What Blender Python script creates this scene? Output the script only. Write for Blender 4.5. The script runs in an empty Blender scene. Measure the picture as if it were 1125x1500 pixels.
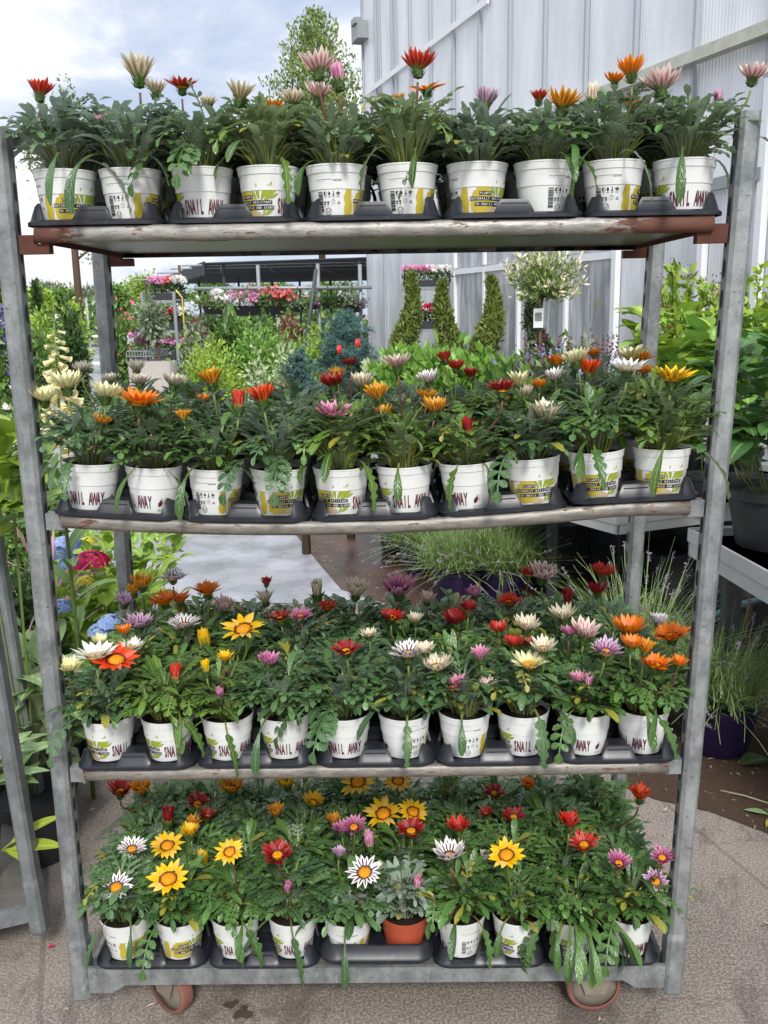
import bpy, bmesh, math, random
from mathutils import Vector as V, Matrix
R = math.radians
sin, cos, pi = math.sin, math.cos, math.pi
scene = bpy.context.scene
COL = scene.collection

# ------------------------------------------------------------------ camera, sky, sun, exposure
CAM = V((0.0712, -1.7103, 1.5863)); FPX = 1320.57
PITCH, YAW, ROLL = R(12.92), R(-0.9115), R(-1.232)
fwd = V((sin(YAW)*cos(PITCH), cos(YAW)*cos(PITCH), -sin(PITCH)))
rt0 = V((cos(YAW), -sin(YAW), 0)); up0 = rt0.cross(fwd)
rt = rt0*cos(ROLL) + up0*sin(ROLL); up = up0*cos(ROLL) - rt0*sin(ROLL)
cd = bpy.data.cameras.new('camera'); cam = bpy.data.objects.new('camera', cd); COL.objects.link(cam)
cd.lens = FPX/1500*36; cd.sensor_width = 36; cd.clip_start = .05; cd.clip_end = 600
M3 = Matrix((rt, up, -fwd)).transposed().to_4x4(); M3.translation = CAM; cam.matrix_world = M3
scene.camera = cam

def ray(px, py): return fwd + rt*((px-562.5)/FPX) - up*((py-750)/FPX)
def at(px, py, Y):            # point of the photograph that stands at world depth Y
    d = ray(px, py); return CAM + d*((Y-CAM.y)/d.y)
def onz(px, py, z):           # point of the photograph that lies at height z
    d = ray(px, py); return CAM + d*((z-CAM.z)/d.z)
def ppm(Y): return FPX/(Y-CAM.y)

SUN_EL, SUN_AZ = R(41), R(172)        # the sun stands high behind the viewer, veiled by cloud
w = bpy.data.worlds.new('World'); scene.world = w; w.use_nodes = True
nt = w.node_tree; nt.nodes.clear()
def nn(nt, typ, **kw):
    n = nt.nodes.new(typ)
    for k, v in kw.items(): setattr(n, k, v)
    return n
sky = nn(nt, 'ShaderNodeTexSky', sky_type='NISHITA', sun_disc=False, sun_elevation=SUN_EL, sun_rotation=SUN_AZ)
bg = nn(nt, 'ShaderNodeBackground'); bg.inputs['Strength'].default_value = .1
tc = nn(nt, 'ShaderNodeTexCoord'); mp = nn(nt, 'ShaderNodeMapping'); mp.inputs['Scale'].default_value = (1.6, 1.6, 3.4)
mp.inputs['Location'].default_value = (.35, .1, .2)
no = nn(nt, 'ShaderNodeTexNoise'); no.inputs['Scale'].default_value = 2.3; no.inputs['Detail'].default_value = 7; no.inputs['Roughness'].default_value = .55
no.inputs['Distortion'].default_value = .35
r1 = nn(nt, 'ShaderNodeValToRGB'); e = r1.color_ramp.elements
e[0].position, e[0].color = .38, (3.7, 4.5, 6.0, 1)
e[1].position, e[1].color = .57, (8.8, 8.8, 8.9, 1)
x = e.new(.47); x.color = (5.2, 5.7, 6.8, 1)
mx = nn(nt, 'ShaderNodeMix', data_type='RGBA'); mx.inputs['Factor'].default_value = .88
out = nn(nt, 'ShaderNodeOutputWorld')
L = nt.links.new
L(tc.outputs['Generated'], mp.inputs['Vector']); L(mp.outputs[0], no.inputs['Vector']); L(no.outputs['Fac'], r1.inputs[0])
L(sky.outputs[0], mx.inputs['A']); L(r1.outputs[0], mx.inputs['B']); sz = nn(nt, 'ShaderNodeSeparateXYZ'); mr = nn(nt, 'ShaderNodeMapRange'); mr.inputs['From Min'].default_value = .3; mr.inputs['From Max'].default_value = 1; mr.inputs['To Min'].default_value = 1; mr.inputs['To Max'].default_value = 2.2
vm = nn(nt, 'ShaderNodeVectorMath', operation='SCALE')        # a clouded sky is brightest overhead
L(tc.outputs['Generated'], sz.inputs[0]); L(sz.outputs[2], mr.inputs[0]); L(mx.outputs['Result'], vm.inputs[0]); L(mr.outputs[0], vm.inputs['Scale'])
L(vm.outputs[0], bg.inputs['Color']); L(bg.outputs[0], out.inputs[0])
sd = bpy.data.lights.new('sun', 'SUN'); sd.energy = 2.3; sd.angle = R(12); sd.color = (1, .965, .91)
so = bpy.data.objects.new('sun', sd); COL.objects.link(so)
sdir = V((sin(SUN_AZ)*cos(SUN_EL), cos(SUN_AZ)*cos(SUN_EL), sin(SUN_EL)))
so.rotation_euler = sdir.to_track_quat('Z', 'Y').to_euler(); so.location = sdir*50
scene.view_settings.view_transform = 'Standard'; scene.view_settings.look = 'None'
scene.view_settings.exposure = .5; scene.view_settings.gamma = 1
scene.cycles.max_bounces = 6; scene.cycles.transparent_max_bounces = 6; scene.cycles.use_denoising = True

# ------------------------------------------------------------------ material helpers
def hx(s, k=1.0):
    s = s.lstrip('#'); c = [int(s[i:i+2], 16)/255 for i in (0, 2, 4)]
    return tuple((((v+.055)/1.055)**2.4 if v > .04045 else v/12.92)*k for v in c) + (1,)
class Nodes:
    def __init__(s, name):
        s.m = bpy.data.materials.new(name); s.m.use_nodes = True; s.t = s.m.node_tree; s.t.nodes.clear()
        s.out = nn(s.t, 'ShaderNodeOutputMaterial')
    def link(s, v, sock):
        if isinstance(v, bpy.types.NodeSocket): s.t.links.new(v, sock)
        elif v is not None:
            try: sock.default_value = v
            except Exception: sock.default_value = (v, v, v, 1) if isinstance(v, (int, float)) else v[:3]
    def node(s, typ, out=0, props={}, **ins):
        n = nn(s.t, typ, **props)
        for k, v in ins.items(): s.link(v, n.inputs[int(k[1:]) if k[0] == '_' else k.replace('_', ' ')])
        return n.outputs[out]
    def mix(s, f, a, b): return s.node('ShaderNodeMix', 2, dict(data_type='RGBA'), _0=f, _6=a, _7=b)
    def math(s, op, a, b=None, clamp=False):
        return s.node('ShaderNodeMath', 0, dict(operation=op, use_clamp=clamp), _0=a, **({'_1': b} if b is not None else {}))
    def step(s, v, a, b, lo=0., hi=1.): return s.node('ShaderNodeMapRange', 0, dict(interpolation_type='SMOOTHSTEP'), _0=v, _1=a, _2=b, _3=lo, _4=hi)
    def obj(s, which='Object'):
        n = nn(s.t, 'ShaderNodeTexCoord'); return n.outputs[which]
    def scale(s, v, sc):
        return s.node('ShaderNodeMapping', 0, Vector=v, Scale=sc)
    def noise(s, v, sc, det=4, rough=.55, dist=0): return s.node('ShaderNodeTexNoise', 0, Vector=v, Scale=sc, Detail=det, Roughness=rough, Distortion=dist)
    def attr(s, name='luv'):
        n = nn(s.t, 'ShaderNodeAttribute', attribute_name=name); return s.t and s.sep(n.outputs['Vector'])
    def sep(s, v):
        n = nn(s.t, 'ShaderNodeSeparateXYZ'); s.t.links.new(v, n.inputs[0]); return n.outputs
    def bump(s, h, st=.2, d=.01): return s.node('ShaderNodeBump', 0, Height=h, Strength=st, Distance=d)
    def bsdf(s, col, rough=.5, metal=0, spec=.5, normal=None, trans=0, coat=0):
        n = nn(s.t, 'ShaderNodeBsdfPrincipled')
        s.link(col, n.inputs['Base Color']); s.link(rough, n.inputs['Roughness']); s.link(metal, n.inputs['Metallic'])
        s.link(spec, n.inputs['Specular IOR Level']); s.link(coat, n.inputs['Coat Weight'])
        if normal is not None: s.link(normal, n.inputs['Normal'])
        o = n.outputs[0]
        if trans:
            tr = s.node('ShaderNodeBsdfTranslucent', Color=col)
            o = s.node('ShaderNodeMixShader', 0, {}, _0=trans, _1=o, _2=tr)
        s.t.links.new(o, s.out.inputs[0]); return s.m
    def back(s):
        n = nn(s.t, 'ShaderNodeNewGeometry'); return n.outputs['Backfacing']
    def pos(s):
        n = nn(s.t, 'ShaderNodeNewGeometry'); return n.outputs['Position']

def flat(name, col, rough=.6, metal=0, spec=.4, vary=.12, sc=30, bump=0):
    n = Nodes(name); f = n.noise(n.obj(), sc, 4)
    c = n.mix(f, tuple(v*(1-vary) for v in col[:3])+(1,), tuple(min(1, v*(1+vary)) for v in col[:3])+(1,))
    return n.bsdf(c, rough, metal, spec, n.bump(f, bump, .004) if bump else None)

def leafmat(name, dark, light, back, petiole=None, rough=.4, trans=.18, vein=None, spec=.5, bumpy=.5):
    n = Nodes(name); u, v, t = n.attr()
    nz = n.noise(n.obj(), 45, 3)
    f = n.math('ADD', n.math('MULTIPLY', t, .75), n.math('MULTIPLY', nz, .3), True)
    c = n.mix(f, dark, light)
    au = n.math('ABSOLUTE', u)
    sv = n.math('SINE', n.math('ADD', n.math('MULTIPLY', v, 62), n.math('MULTIPLY', au, -9)))
    f = n.math('ADD', f, n.math('MULTIPLY', n.step(sv, .6, 1.), .16), True); c = n.mix(f, dark, light)
    if vein: c = n.mix(n.step(au, .16, .04, 0, .75), c, vein)
    if petiole: c = n.mix(n.step(v, .5, .25, 0, .85), n.mix(n.step(t, .955, .965, 0, .8), c, hx('a59a3c')), petiole)
    b = n.mix(n.math('MULTIPLY', n.back(), .8), c, back)
    ro = n.math('ADD', n.math('MULTIPLY', n.noise(n.obj(), 120, 2), .25), rough-.1)
    return n.bsdf(b, ro, 0, spec, n.bump(n.math('ADD', n.noise(n.obj(), 160, 3), n.math('MULTIPLY', sv, .12)), bumpy, .003), trans)

# ------------------------------------------------------------------ mesh helpers
class MB:
    def __init__(s): s.v = []; s.f = []; s.m = []; s.a = []
    def add(s, verts, faces, mi=0, att=None):
        o = len(s.v); s.v += [tuple(p) for p in verts]; s.f += [tuple(i+o for i in f) for f in faces]; s.m += [mi]*len(faces)
        s.a += att if att else [(0, .8, .5)]*len(verts)
    def mesh(s, name, mats, smooth=True):
        me = bpy.data.meshes.new(name); me.from_pydata(s.v, [], s.f)
        for m in mats: me.materials.append(m)
        me.polygons.foreach_set('material_index', s.m); me.polygons.foreach_set('use_smooth', [smooth]*len(s.f))
        at_ = me.attributes.new('luv', 'FLOAT_VECTOR', 'POINT'); at_.data.foreach_set('vector', [c for p in s.a for c in p])
        me.update(); return me
    def build(s, name, mats, parent=None, smooth=True, loc=None):
        o = bpy.data.objects.new(name, s.mesh(name, mats if isinstance(mats, (list, tuple)) else [mats], smooth)); COL.objects.link(o)
        if parent: o.parent = parent
        if loc is not None: o.location = loc
        return o
    def box(s, c, d, mi=0, rz=0, bev=0):
        x, y, z = d[0]/2, d[1]/2, d[2]/2; b = min(bev, x*.9, y*.9)
        ring = [(-x+b, -y), (x-b, -y), (x, -y+b), (x, y-b), (x-b, y), (-x+b, y), (-x, y-b), (-x, -y+b)] if b else [(-x, -y), (x, -y), (x, y), (-x, y)]
        k = len(ring); vs = []
        for zz in (-z, z):
            for (a, e) in ring: vs.append((c[0]+a*cos(rz)-e*sin(rz), c[1]+a*sin(rz)+e*cos(rz), c[2]+zz))
        s.add(vs, [(i, (i+1) % k, k+(i+1) % k, k+i) for i in range(k)] + [tuple(range(k-1, -1, -1)), tuple(range(k, 2*k))], mi)
    def hexa(s, lo, hi, mi=0):     # two quads of points, joined
        s.add(list(lo)+list(hi), [(0, 1, 5, 4), (1, 2, 6, 5), (2, 3, 7, 6), (3, 0, 4, 7), (3, 2, 1, 0), (4, 5, 6, 7)], mi)
    def tube(s, pts, r, n=6, mi=0, att=None, cap=True):
        pts = [V(p) for p in pts]; vs = []; fs = []; A = []
        rr = r if isinstance(r, (list, tuple)) else [r]*len(pts)
        ref = V((0, 0, 1)) if abs((pts[-1]-pts[0]).normalized().z) < .9 else V((0, 1, 0))
        for i, p in enumerate(pts):
            t = (pts[min(i+1, len(pts)-1)]-pts[max(i-1, 0)]).normalized(); a = t.cross(ref).normalized(); b = t.cross(a)
            for k in range(n):
                q = 2*pi*k/n; vs.append(p+(a*cos(q)+b*sin(q))*rr[i]); A.append(att or (0, i/max(1, len(pts)-1), .5))
        for i in range(len(pts)-1):
            for k in range(n): fs.append((i*n+k, i*n+(k+1) % n, (i+1)*n+(k+1) % n, (i+1)*n+k))
        if cap: fs += [tuple(range(n-1, -1, -1)), tuple(range((len(pts)-1)*n, len(pts)*n))]
        s.add(vs, fs, mi, A)
    def lathe(s, prof, n=24, mi=0, c=(0, 0, 0), cap0=False, cap1=False, mat=None):
        vs = []; k = len(prof)
        for i in range(n):
            q = 2*pi*i/n
            for (r, z) in prof:
                p = V((r*cos(q), r*sin(q), z)); p = mat @ p if mat else p
                vs.append(p+V(c))
        fs = [(i*k+j, ((i+1) % n)*k+j, ((i+1) % n)*k+j+1, i*k+j+1) for i in range(n) for j in range(k-1)]
        if cap0: fs.append(tuple(i*k for i in range(n-1, -1, -1)))
        if cap1: fs.append(tuple(i*k+k-1 for i in range(n)))
        s.add(vs, fs, mi)
    # one leaf or blade: a strip bent along its length; w(t) half width; u,v,t stored for the leaf material
    def blade(s, p, az, e0, Ln, droop, wf, n=7, fold=.35, tint=.5, twist=0, mi=0, pw=1.4, roll=0, v0=0):
        p = V(p); vs = []; A = []; fs = []; ds = Ln/n
        for i in range(n+1):
            t = i/n; e = e0-droop*t**pw; a = az+twist*t
            T = V((cos(e)*cos(a), cos(e)*sin(a), sin(e))); S = V((-sin(a), cos(a), 0)); N = S.cross(T)*-1
            if roll: S, N = S*cos(roll)+N*sin(roll), N*cos(roll)-S*sin(roll)
            h = wf(t)
            vs += [p-S*h+N*h*fold, p.copy(), p+S*h+N*h*fold]; vv = v0+(1-v0)*t
            A += [(-1, vv, tint), (0, vv, tint), (1, vv, tint)]
            p += T*ds
        for i in range(n):
            b = i*3; fs += [(b, b+3, b+4, b+1), (b+1, b+4, b+5, b+2)]
        s.add(vs, fs, mi, A)
    def pinnate(s, p, az, e0, Ln, droop, pairs=4, lw=.0055, ll=.018, tint=.5, twist=0, pet=.4, mi=0, pw=1.4, ang=55):
        p = V(p); n = 8; ds = Ln/n; C = []; 
        for i in range(n+1):
            t = i/n; e = e0-droop*t**pw; a = az+twist*t
            T = V((cos(e)*cos(a), cos(e)*sin(a), sin(e))); S = V((-sin(a), cos(a), 0)); C.append((p.copy(), T, S, S.cross(T)*-1)); p = p+T*ds
        vs = []; A = []; fs = []
        for i, (q, T, S, N) in enumerate(C):
            h = .0021-.0006*i/n; vs += [q-S*h, q+S*h]; A += [(-.1, i/n, tint), (.1, i/n, tint)]
        fs = [(2*i, 2*i+2, 2*i+3, 2*i+1) for i in range(n)]
        s.add(vs, fs, mi, A)
        def leaflet(q, D, W, N, l, wd, tv):
            lift = N*l*.12
            pts = [q, q+D*l*.42-W*wd*.85+lift, q+D*l*.42+W*wd*.85+lift, q+D*l*.8-W*wd*.8, q+D*l*.8+W*wd*.8, q+D*l-N*l*.1, q+D*l*.45-N*l*.02]
            at_ = [(0, tv, tint), (-1, .9, tint), (1, .9, tint), (-1, 1, tint), (1, 1, tint), (0, 1, tint), (0, .9, tint)]
            s.add(pts, [(0, 1, 6), (0, 6, 2), (6, 1, 3), (6, 4, 2), (6, 3, 5), (6, 5, 4)], mi, at_)
        for k in range(pairs):
            f = pet+(1-pet)*(k+.4)/(pairs+.5); i = min(n-1, int(f*n)); fr = f*n-i
            q = C[i][0].lerp(C[i+1][0], fr); T, S, N = C[i][1:]
            env = .6+.55*sin(pi*(k+.7)/(pairs+.6))
            for sg in (-1, 1):
                D = (T*cos(R(ang))+S*sg*sin(R(ang))).normalized(); leaflet(q, D, N.cross(D), N, ll*env, lw*env**.5, .8)
        q, T, S, N = C[-1]; leaflet(q-T*.004, T, S, N, ll*1.15, lw*1.25, .9)

def empty(name, loc, label, cat, group=None, rz=0):
    o = bpy.data.objects.new(name, None); COL.objects.link(o); o.location = loc; o.rotation_euler.z = rz; o.empty_display_size = .05
    return tag(o, label, cat, group)
def tag(o, label, cat, group=None, kind=None):
    o['label'] = label; o['category'] = cat
    if group: o['group'] = group
    if kind: o['kind'] = kind
    return o
def inst(name, me, parent=None, loc=None, mats=None):
    o = bpy.data.objects.new(name, me); COL.objects.link(o)
    if parent: o.parent = parent
    if loc is not None: o.location = loc
    if mats:
        for i, m in enumerate(mats): o.material_slots[i].link = 'OBJECT'; o.material_slots[i].material = m
    return o
rnd = random.Random(11)

# ------------------------------------------------------------------ materials
def galv(name, lo, hi, streak=(6, 6, 1.2)):
    n = Nodes(name); o = n.obj(); a = n.math('ADD', n.math('MULTIPLY', n.noise(n.scale(o, (1, 1, .7)), 22, 7, .7), .75), n.math('MULTIPLY', n.noise(n.scale(o, (1, 1, .25)), 5, 3), .25)); b = n.noise(n.scale(o, (1, 1, 1.8)), 70, 4, .7)
    c = n.mix(n.step(a, .3, .72), lo, hi)
    c = n.mix(n.step(b, .60, .72, 0, .8), c, hx('454746'))
    c = n.mix(n.step(n.noise(n.scale(o, (14, 14, 2.5)), 5, 5, .7, .6), .60, .74, 0, .55), c, hx('c9ccca'))
    ro = n.math('ADD', n.math('MULTIPLY', a, .35), .32)
    return n.bsdf(c, ro, .45, .5, n.bump(n.math('ADD', a, n.math('MULTIPLY', b, .5)), .25, .003))
M_galv = galv('galvanised_steel', hx('64696a'), hx('a3a7a6'))
M_galv_dark = galv('weathered_galvanised_steel', hx('6b7072'), hx('93989a'))
M_slot = flat('slot_shadow_gap', hx('2a2c2d'), .8)
def shelfmat(name, er, thr, g0, g1):
    n = Nodes(name); o = n.obj(); xyz = n.sep(o)
    a = n.noise(n.scale(o, (2.2, 9, 9)), 8, 6, .7); b = n.noise(o, 26, 5, .7)
    c = n.mix(n.step(a, .35, .7), hx(g0), hx(g1))
    ends = n.step(n.math('ABSOLUTE', xyz[0]), .42, .60, 0, er)
    k = n.math('ADD', n.math('ADD', a, n.math('MULTIPLY', b, .25)), ends)
    rust = n.mix(b, hx('3c1f18'), hx('70402e'))
    f = n.step(k, thr, thr+.1, 0, .95)
    c = n.mix(f, c, rust)
    c = n.mix(n.step(n.noise(o, 55, 3, .7), .66, .72, 0, .8), c, hx('3a2c26'))
    ro = n.mix(f, .38, .85)
    return n.bsdf(c, ro, n.math('SUBTRACT', .15, n.math('MULTIPLY', f, .15)), .5, n.bump(k, .35, .004))
M_shelf = shelfmat('rusty_painted_steel', .34, .68, '77756f', 'aeaba2'); M_shelf2 = shelfmat('worn_beige_steel', .10, .70, '67635c', '918c82')
def rustmat():
    n = Nodes('rust'); o = n.obj(); b = n.noise(o, 40, 6, .7)
    return n.bsdf(n.mix(b, hx('35201a'), hx('6a4032')), .8, 0, .3, n.bump(b, .5, .004))
M_rust = rustmat()
def undermat():
    n = Nodes('shelf_board'); o = n.obj(); a = n.noise(n.scale(o, (1.5, 14, 14)), 5, 6, .7)
    return n.bsdf(n.mix(a, hx('54504c'), hx('8d8882')), n.math('ADD', n.math('MULTIPLY', a, .25), .22), .25, .6, n.bump(a, .12, .004))
M_under = undermat()
def plastic(name, col, rough=.38):
    n = Nodes(name); a = n.noise(n.obj(), 18, 5, .6)
    d = n.step(n.noise(n.obj(), 60, 4, .7), .55, .8, 0, .25)
    c = n.mix(d, col, hx('6d6358'))
    return n.bsdf(c, n.math('ADD', n.math('MULTIPLY', a, .25), rough-.12), 0, .5, n.bump(a, .08, .003))
M_tray = plastic('black_tray_plastic', hx('1f2229'))
M_blackpot = plastic('black_pot_plastic', hx('2b2c2f'), .45)
M_purple = plastic('purple_pot_plastic', hx('1f1038'), .45)
def potwhite():
    n = Nodes('white_pot_plastic'); o = n.obj(); z = n.sep(o)[2]
    d = n.step(n.noise(o, 180, 4, .75), .60, .70, 0, .8)
    top = n.step(z, .062, .094, .12, 1.)
    c = n.mix(n.math('MULTIPLY', d, top), hx('d9dbd8'), hx('5d5348'))
    c = n.mix(n.step(n.noise(o, 25, 4), .5, .75, 0, .22), c, hx('a39d90'))
    return n.bsdf(c, .42, 0, .45, n.bump(n.noise(o, 60, 3), .05, .003))
M_pot = potwhite()
M_terra = plastic('terracotta_pot_plastic', hx('a3492f'), .5)
M_ink = flat('black_print', hx('2a2b2d'), .5); M_wink = flat('white_print', hx('e6e6e2'), .5)
M_maroon = flat('maroon_print', hx('5a1a30'), .5); M_yel = flat('mustard_print', hx('b8a63a'), .5); M_olive = flat('olive_print', hx('8f9c2e'), .5)
M_beige = flat('beige_print', hx('b5a389'), .5); M_grey = flat('grey_print', hx('8c8d8e'), .5)
def soilmat(name='potting_soil', a=hx('17120f'), b=hx('3a2e25')):
    n = Nodes(name); k = n.noise(n.obj(), 120, 5, .7)
    return n.bsdf(n.mix(k, a, b), .95, 0, .2, n.bump(k, 1, .01))
M_soil = soilmat()
M_leaf = leafmat('gazania_leaf', hx('24451e'), hx('6d964c'), hx('8c9c84'), hx('97a052'), .25, .28, hx('68874a'), .65)
M_leaf2 = leafmat('gazania_leaf_bluish', hx('26472a'), hx('70955c'), hx('9aa99a'), hx('8c9852'), .25, .28, hx('6a885a'), .65)
M_leaf3 = leafmat('gazania_leaf_fresh', hx('2a4a1c'), hx('72963f'), hx('94a57a'), hx('a0aa55'), .25, .3, hx('98ac62'), .65)
M_silver = leafmat('gazania_leaf_silver', hx('5b6d5c'), hx('8fa08e'), hx('b7c0b4'), hx('7d8a5a'), .6, .1)
M_stem = flat('flower_stem', hx('6b7a3c'), .5, vary=.3, sc=20)
M_stemr = flat('reddish_flower_stem', hx('6a4634'), .5, vary=.3, sc=20)
M_calyx = leafmat('flower_calyx', hx('25391c'), hx('4d6a30'), hx('5d7a3a'), None, .5, .1)

def petalmat(name, main, tip, ring=None, heart=None, stripe=None, sw=.3, back=None, bstripe=None, rim=None):
    n = Nodes('petal_'+name); u, v, t = n.attr(); au = n.math('ABSOLUTE', u)
    H = lambda s: hx(s)
    c = n.mix(n.step(v, .3, .95), H(main), H(tip))
    c = n.mix(n.math('MULTIPLY', n.math('SUBTRACT', t, .5), .35, True), c, (1, .9, .7, 1))
    if stripe: c = n.mix(n.math('MULTIPLY', n.step(au, sw, sw*.5), n.step(v, .88, .62)), c, H(stripe))
    if ring: c = n.mix(n.math('MULTIPLY', n.step(v, .34, .26), .95), c, H(ring))
    if heart: c = n.mix(n.step(v, .2, .15), c, H(heart))
    b = n.mix(n.step(v, .25, 1.), H(back or main), H(tip))
    if rim: b = n.mix(n.step(au, .45, .85, 0, .8), b, H(rim))
    if bstripe: b = n.mix(n.math('MULTIPLY', n.step(au, .55, .15), n.step(v, 1.0, .45, .1, .85)), b, H(bstripe))
    b = n.mix(n.step(v, .28, .1, 0, .5), b, H('9aa04a'))
    c = n.mix(n.back(), c, b)
    w_ = n.math('SINE', n.math('MULTIPLY', u, 16)); 
    return n.bsdf(c, .5, 0, .35, n.bump(w_, .25, .0015), .22)
PET = {
 'cream': petalmat('cream', 'ece4c4', 'efe6cf', '8a4a3c', 'd8c24a', 'a06a52', .2, 'ddd2a8', '9c6e58', 'f2ead4'),
 'creamy': petalmat('pale_yellow', 'eee9a8', 'f2eec2', 'c9b44a', 'd8c24a', None, .3, 'e2dc9c', 'b9b070', 'f3efc4'),
 'grey': petalmat('faded_cream', 'd8cfb8', 'e2dac8', '7a5a4c', 'b9a45a', '8d7568', .2, 'c8bda6', 'a08c7c', 'e6e0d2'),
 'white': petalmat('white', 'f3f1e6', 'faf8f2', 'b59a3c', 'e0a52e', None, .3, 'e4e0cc', 'b5a98c', 'f7f5ec'),
 'whitepurple': petalmat('white_purple_striped', 'f4f1ec', 'fbf9f6', '3a1426', 'c98a28', '5b1a3c', .42, 'e6dede', '8a4a6a', 'f5f0ee'),
 'pinkcream': petalmat('cream_pink', 'eecfc6', 'f3dfd4', '8a3a4c', 'd8a24a', 'b5687c', .3, 'e2b8b4', 'b0606e', 'f2ded2'),
 'pink': petalmat('pink', 'cf6f98', 'e2a3bf', '6a2444', 'd89a3a', 'a03a6c', .3, 'd080a4', 'a04a78', 'eabcd0'),
 'lilac': petalmat('lilac', 'b884ac', 'dcc2d4', '4a1a3c', 'd8902e', '7a3468', .4, 'bc8cb0', '85507a', 'e2ccda'),
 'magenta': petalmat('magenta', 'b23a78', 'd58ab0', '4a1430', 'd8902e', '6a1a48', .4, 'a04a7c', '7a2a5c', 'd8a0c0'),
 'yellow': petalmat('yellow', 'f2b705', 'f8cf1c', '4a2408', 'e58f08', None, .3, 'd8a818', '8a7a20', 'f0c828'),
 'orange': petalmat('orange', 'ec6d08', 'f58a12', '5a2408', 'e07a08', None, .3, 'ee8414', 'cf6418', 'f59a2a'),
 'bronze': petalmat('bronze_yellow', 'e59a14', 'eaa828', '5a1a0c', 'c97a10', '8a2c14', .35, 'e69a22', 'a8401c', 'f0b440'),
 'redorange': petalmat('red_orange', 'e23a10', 'ee4c14', '5a140a', 'e07a10', None, .3, 'cf4a1c', '8a2414', 'e8702c'),
 'red': petalmat('red', 'cf1f16', 'da3020', '4a0a0a', 'c98a20', '8a1010', .3, 'c43a2c', '8e201a', 'd8684c'),
 'dred': petalmat('dark_red', '9c0f16', 'b0161c', '3a0608', 'd09020', '5e080e', .3, '8e1c1e', '5a1014', 'b0403a'),
}
M_disc = flat('flower_centre', hx('e8930c'), .7, vary=.35, sc=300, bump=.8)

# ------------------------------------------------------------------ gazania plants: foliage, flowers, pots
def spat(hw, pet):
    def f(t):
        if t < pet: return .0022
        q = (t-pet)/(1-pet); return max(.0008, .0022+hw*sin(pi*min(1, q*.94))**.75*(.45+.55*q) if q < .97 else hw*.28)
    return f
def lobed(hw, pet, k):
    def f(t):
        if t < pet: return .0023
        q = (t-pet)/(1-pet); env = hw*(.55+.45*sin(pi*min(1, q+.1))) if q < .9 else hw*(1-q)*6+.002
        return env*(1 if (int(round(q*k*2)) % 2) else .5)
    return f
def foliage(seed, drapes, front, style=0):
    r = random.Random(seed); mb = MB()
    for i in range(62):                                        # the fountain of petioles rising from the crown
        a = r.uniform(0, 2*pi); ro = .022*r.random()**.5; p = (ro*cos(a), ro*sin(a), .082)
        e0 = R(r.uniform(48, 86)); Ln = r.uniform(.075, .138); dr = R(r.uniform(30, 100)); ti = r.random()
        if r.random() < (.38 if style != 2 else .3): mb.pinnate(p, a, e0, Ln, dr, r.choice((3, 4, 4, 5)), r.uniform(.0042, .0068), r.uniform(.016, .025), ti, r.uniform(-.5, .5), r.uniform(.45, .6))
        else: mb.blade(p, a, e0, Ln, dr, spat(r.uniform(.0065, .0105), r.uniform(.4, .6)), 8, .3, ti, r.uniform(-.5, .5))
    for i in range(66 if style != 2 else 46):                  # the leafy dome
        a = r.uniform(0, 2*pi); q = r.random()**.6; h = .124+.046*(1-q*q)*r.uniform(.3, 1.1)+.012*r.random()+(.012 if front and sin(a) < 0 else 0); ro = .072*q
        p = (ro*cos(a), ro*sin(a), h); a2 = a+r.uniform(-1.1, 1.1); e0 = R(r.uniform(15, 72)-25*q); Ln = r.uniform(.036, .066); ti = r.random()
        if r.random() < .36: mb.pinnate(p, a2, e0, Ln*1.05, R(r.uniform(20, 70)), r.choice((2, 3, 3, 4)), r.uniform(.004, .0064), r.uniform(.013, .021), ti, 0, .2)
        else: mb.blade(p, a2, e0, Ln, R(r.uniform(15, 75)), spat(r.uniform(.0055, .0095), .15), 5, .3, ti, r.uniform(-.4, .4), v0=.35)
    for i in range(34):                                        # bare petioles standing up from the crown
        a = r.uniform(0, 2*pi) if not front else -pi/2+r.uniform(-1.7, 1.7); r0, r1 = .026*r.random()**.5, r.uniform(.03, .062); z1 = r.uniform(.118, .152)
        mb.tube([(r0*cos(a), r0*sin(a), .083), ((r0*.6+r1*.4)*cos(a), (r0*.6+r1*.4)*sin(a), .083+(z1-.083)*.55), (r1*cos(a), r1*sin(a), z1)], [.0021, .0017, .0013], 4, 0, (.6, .1, .3+.7*r.random()), False)
    for i in range(drapes):                                    # leaves hanging over the rim
        a = -pi/2+r.uniform(-1.25, 1.25) if front else r.uniform(0, 2*pi)
        p = (.03*cos(a), .03*sin(a), .092+.01*r.random()); e0 = R(r.uniform(25, 60)); Ln = r.uniform(.10, .185); ti = .5*r.random()
        dr = R(r.uniform(120, 150)); k = r.random()
        if k < .4: mb.blade(p, a, e0, Ln, dr, lobed(r.uniform(.010, .015), .42, 5), 22, .3, ti, r.uniform(-.9, .9), pw=.75, roll=r.uniform(-.6, .6))
        elif k < .5: mb.pinnate(p, a, e0, Ln, dr, r.choice((4, 5)), .0085, .024, ti, r.uniform(-.3, .3), .45, pw=.75)
        else: mb.blade(p, a, e0, Ln, dr, spat(r.uniform(.006, .010), .5), 10, .3, ti, r.uniform(-.9, .9), pw=.75, roll=r.uniform(-.6, .6))
    if style == 2:                                             # the trailing plant with long spoon leaves
        for i in range(20):
            a = -pi/2+r.uniform(-1.0, 1.0); p = (.03*cos(a), .03*sin(a), .10+.02*r.random())
            mb.blade(p, a, R(r.uniform(30, 65)), r.uniform(.14, .205), R(r.uniform(125, 150)), spat(r.uniform(.007, .0105), .62), 14, .2, .7*r.random(), r.uniform(-.3, .3), pw=.62)
    return mb.mesh('foliage', [M_leaf])
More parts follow.
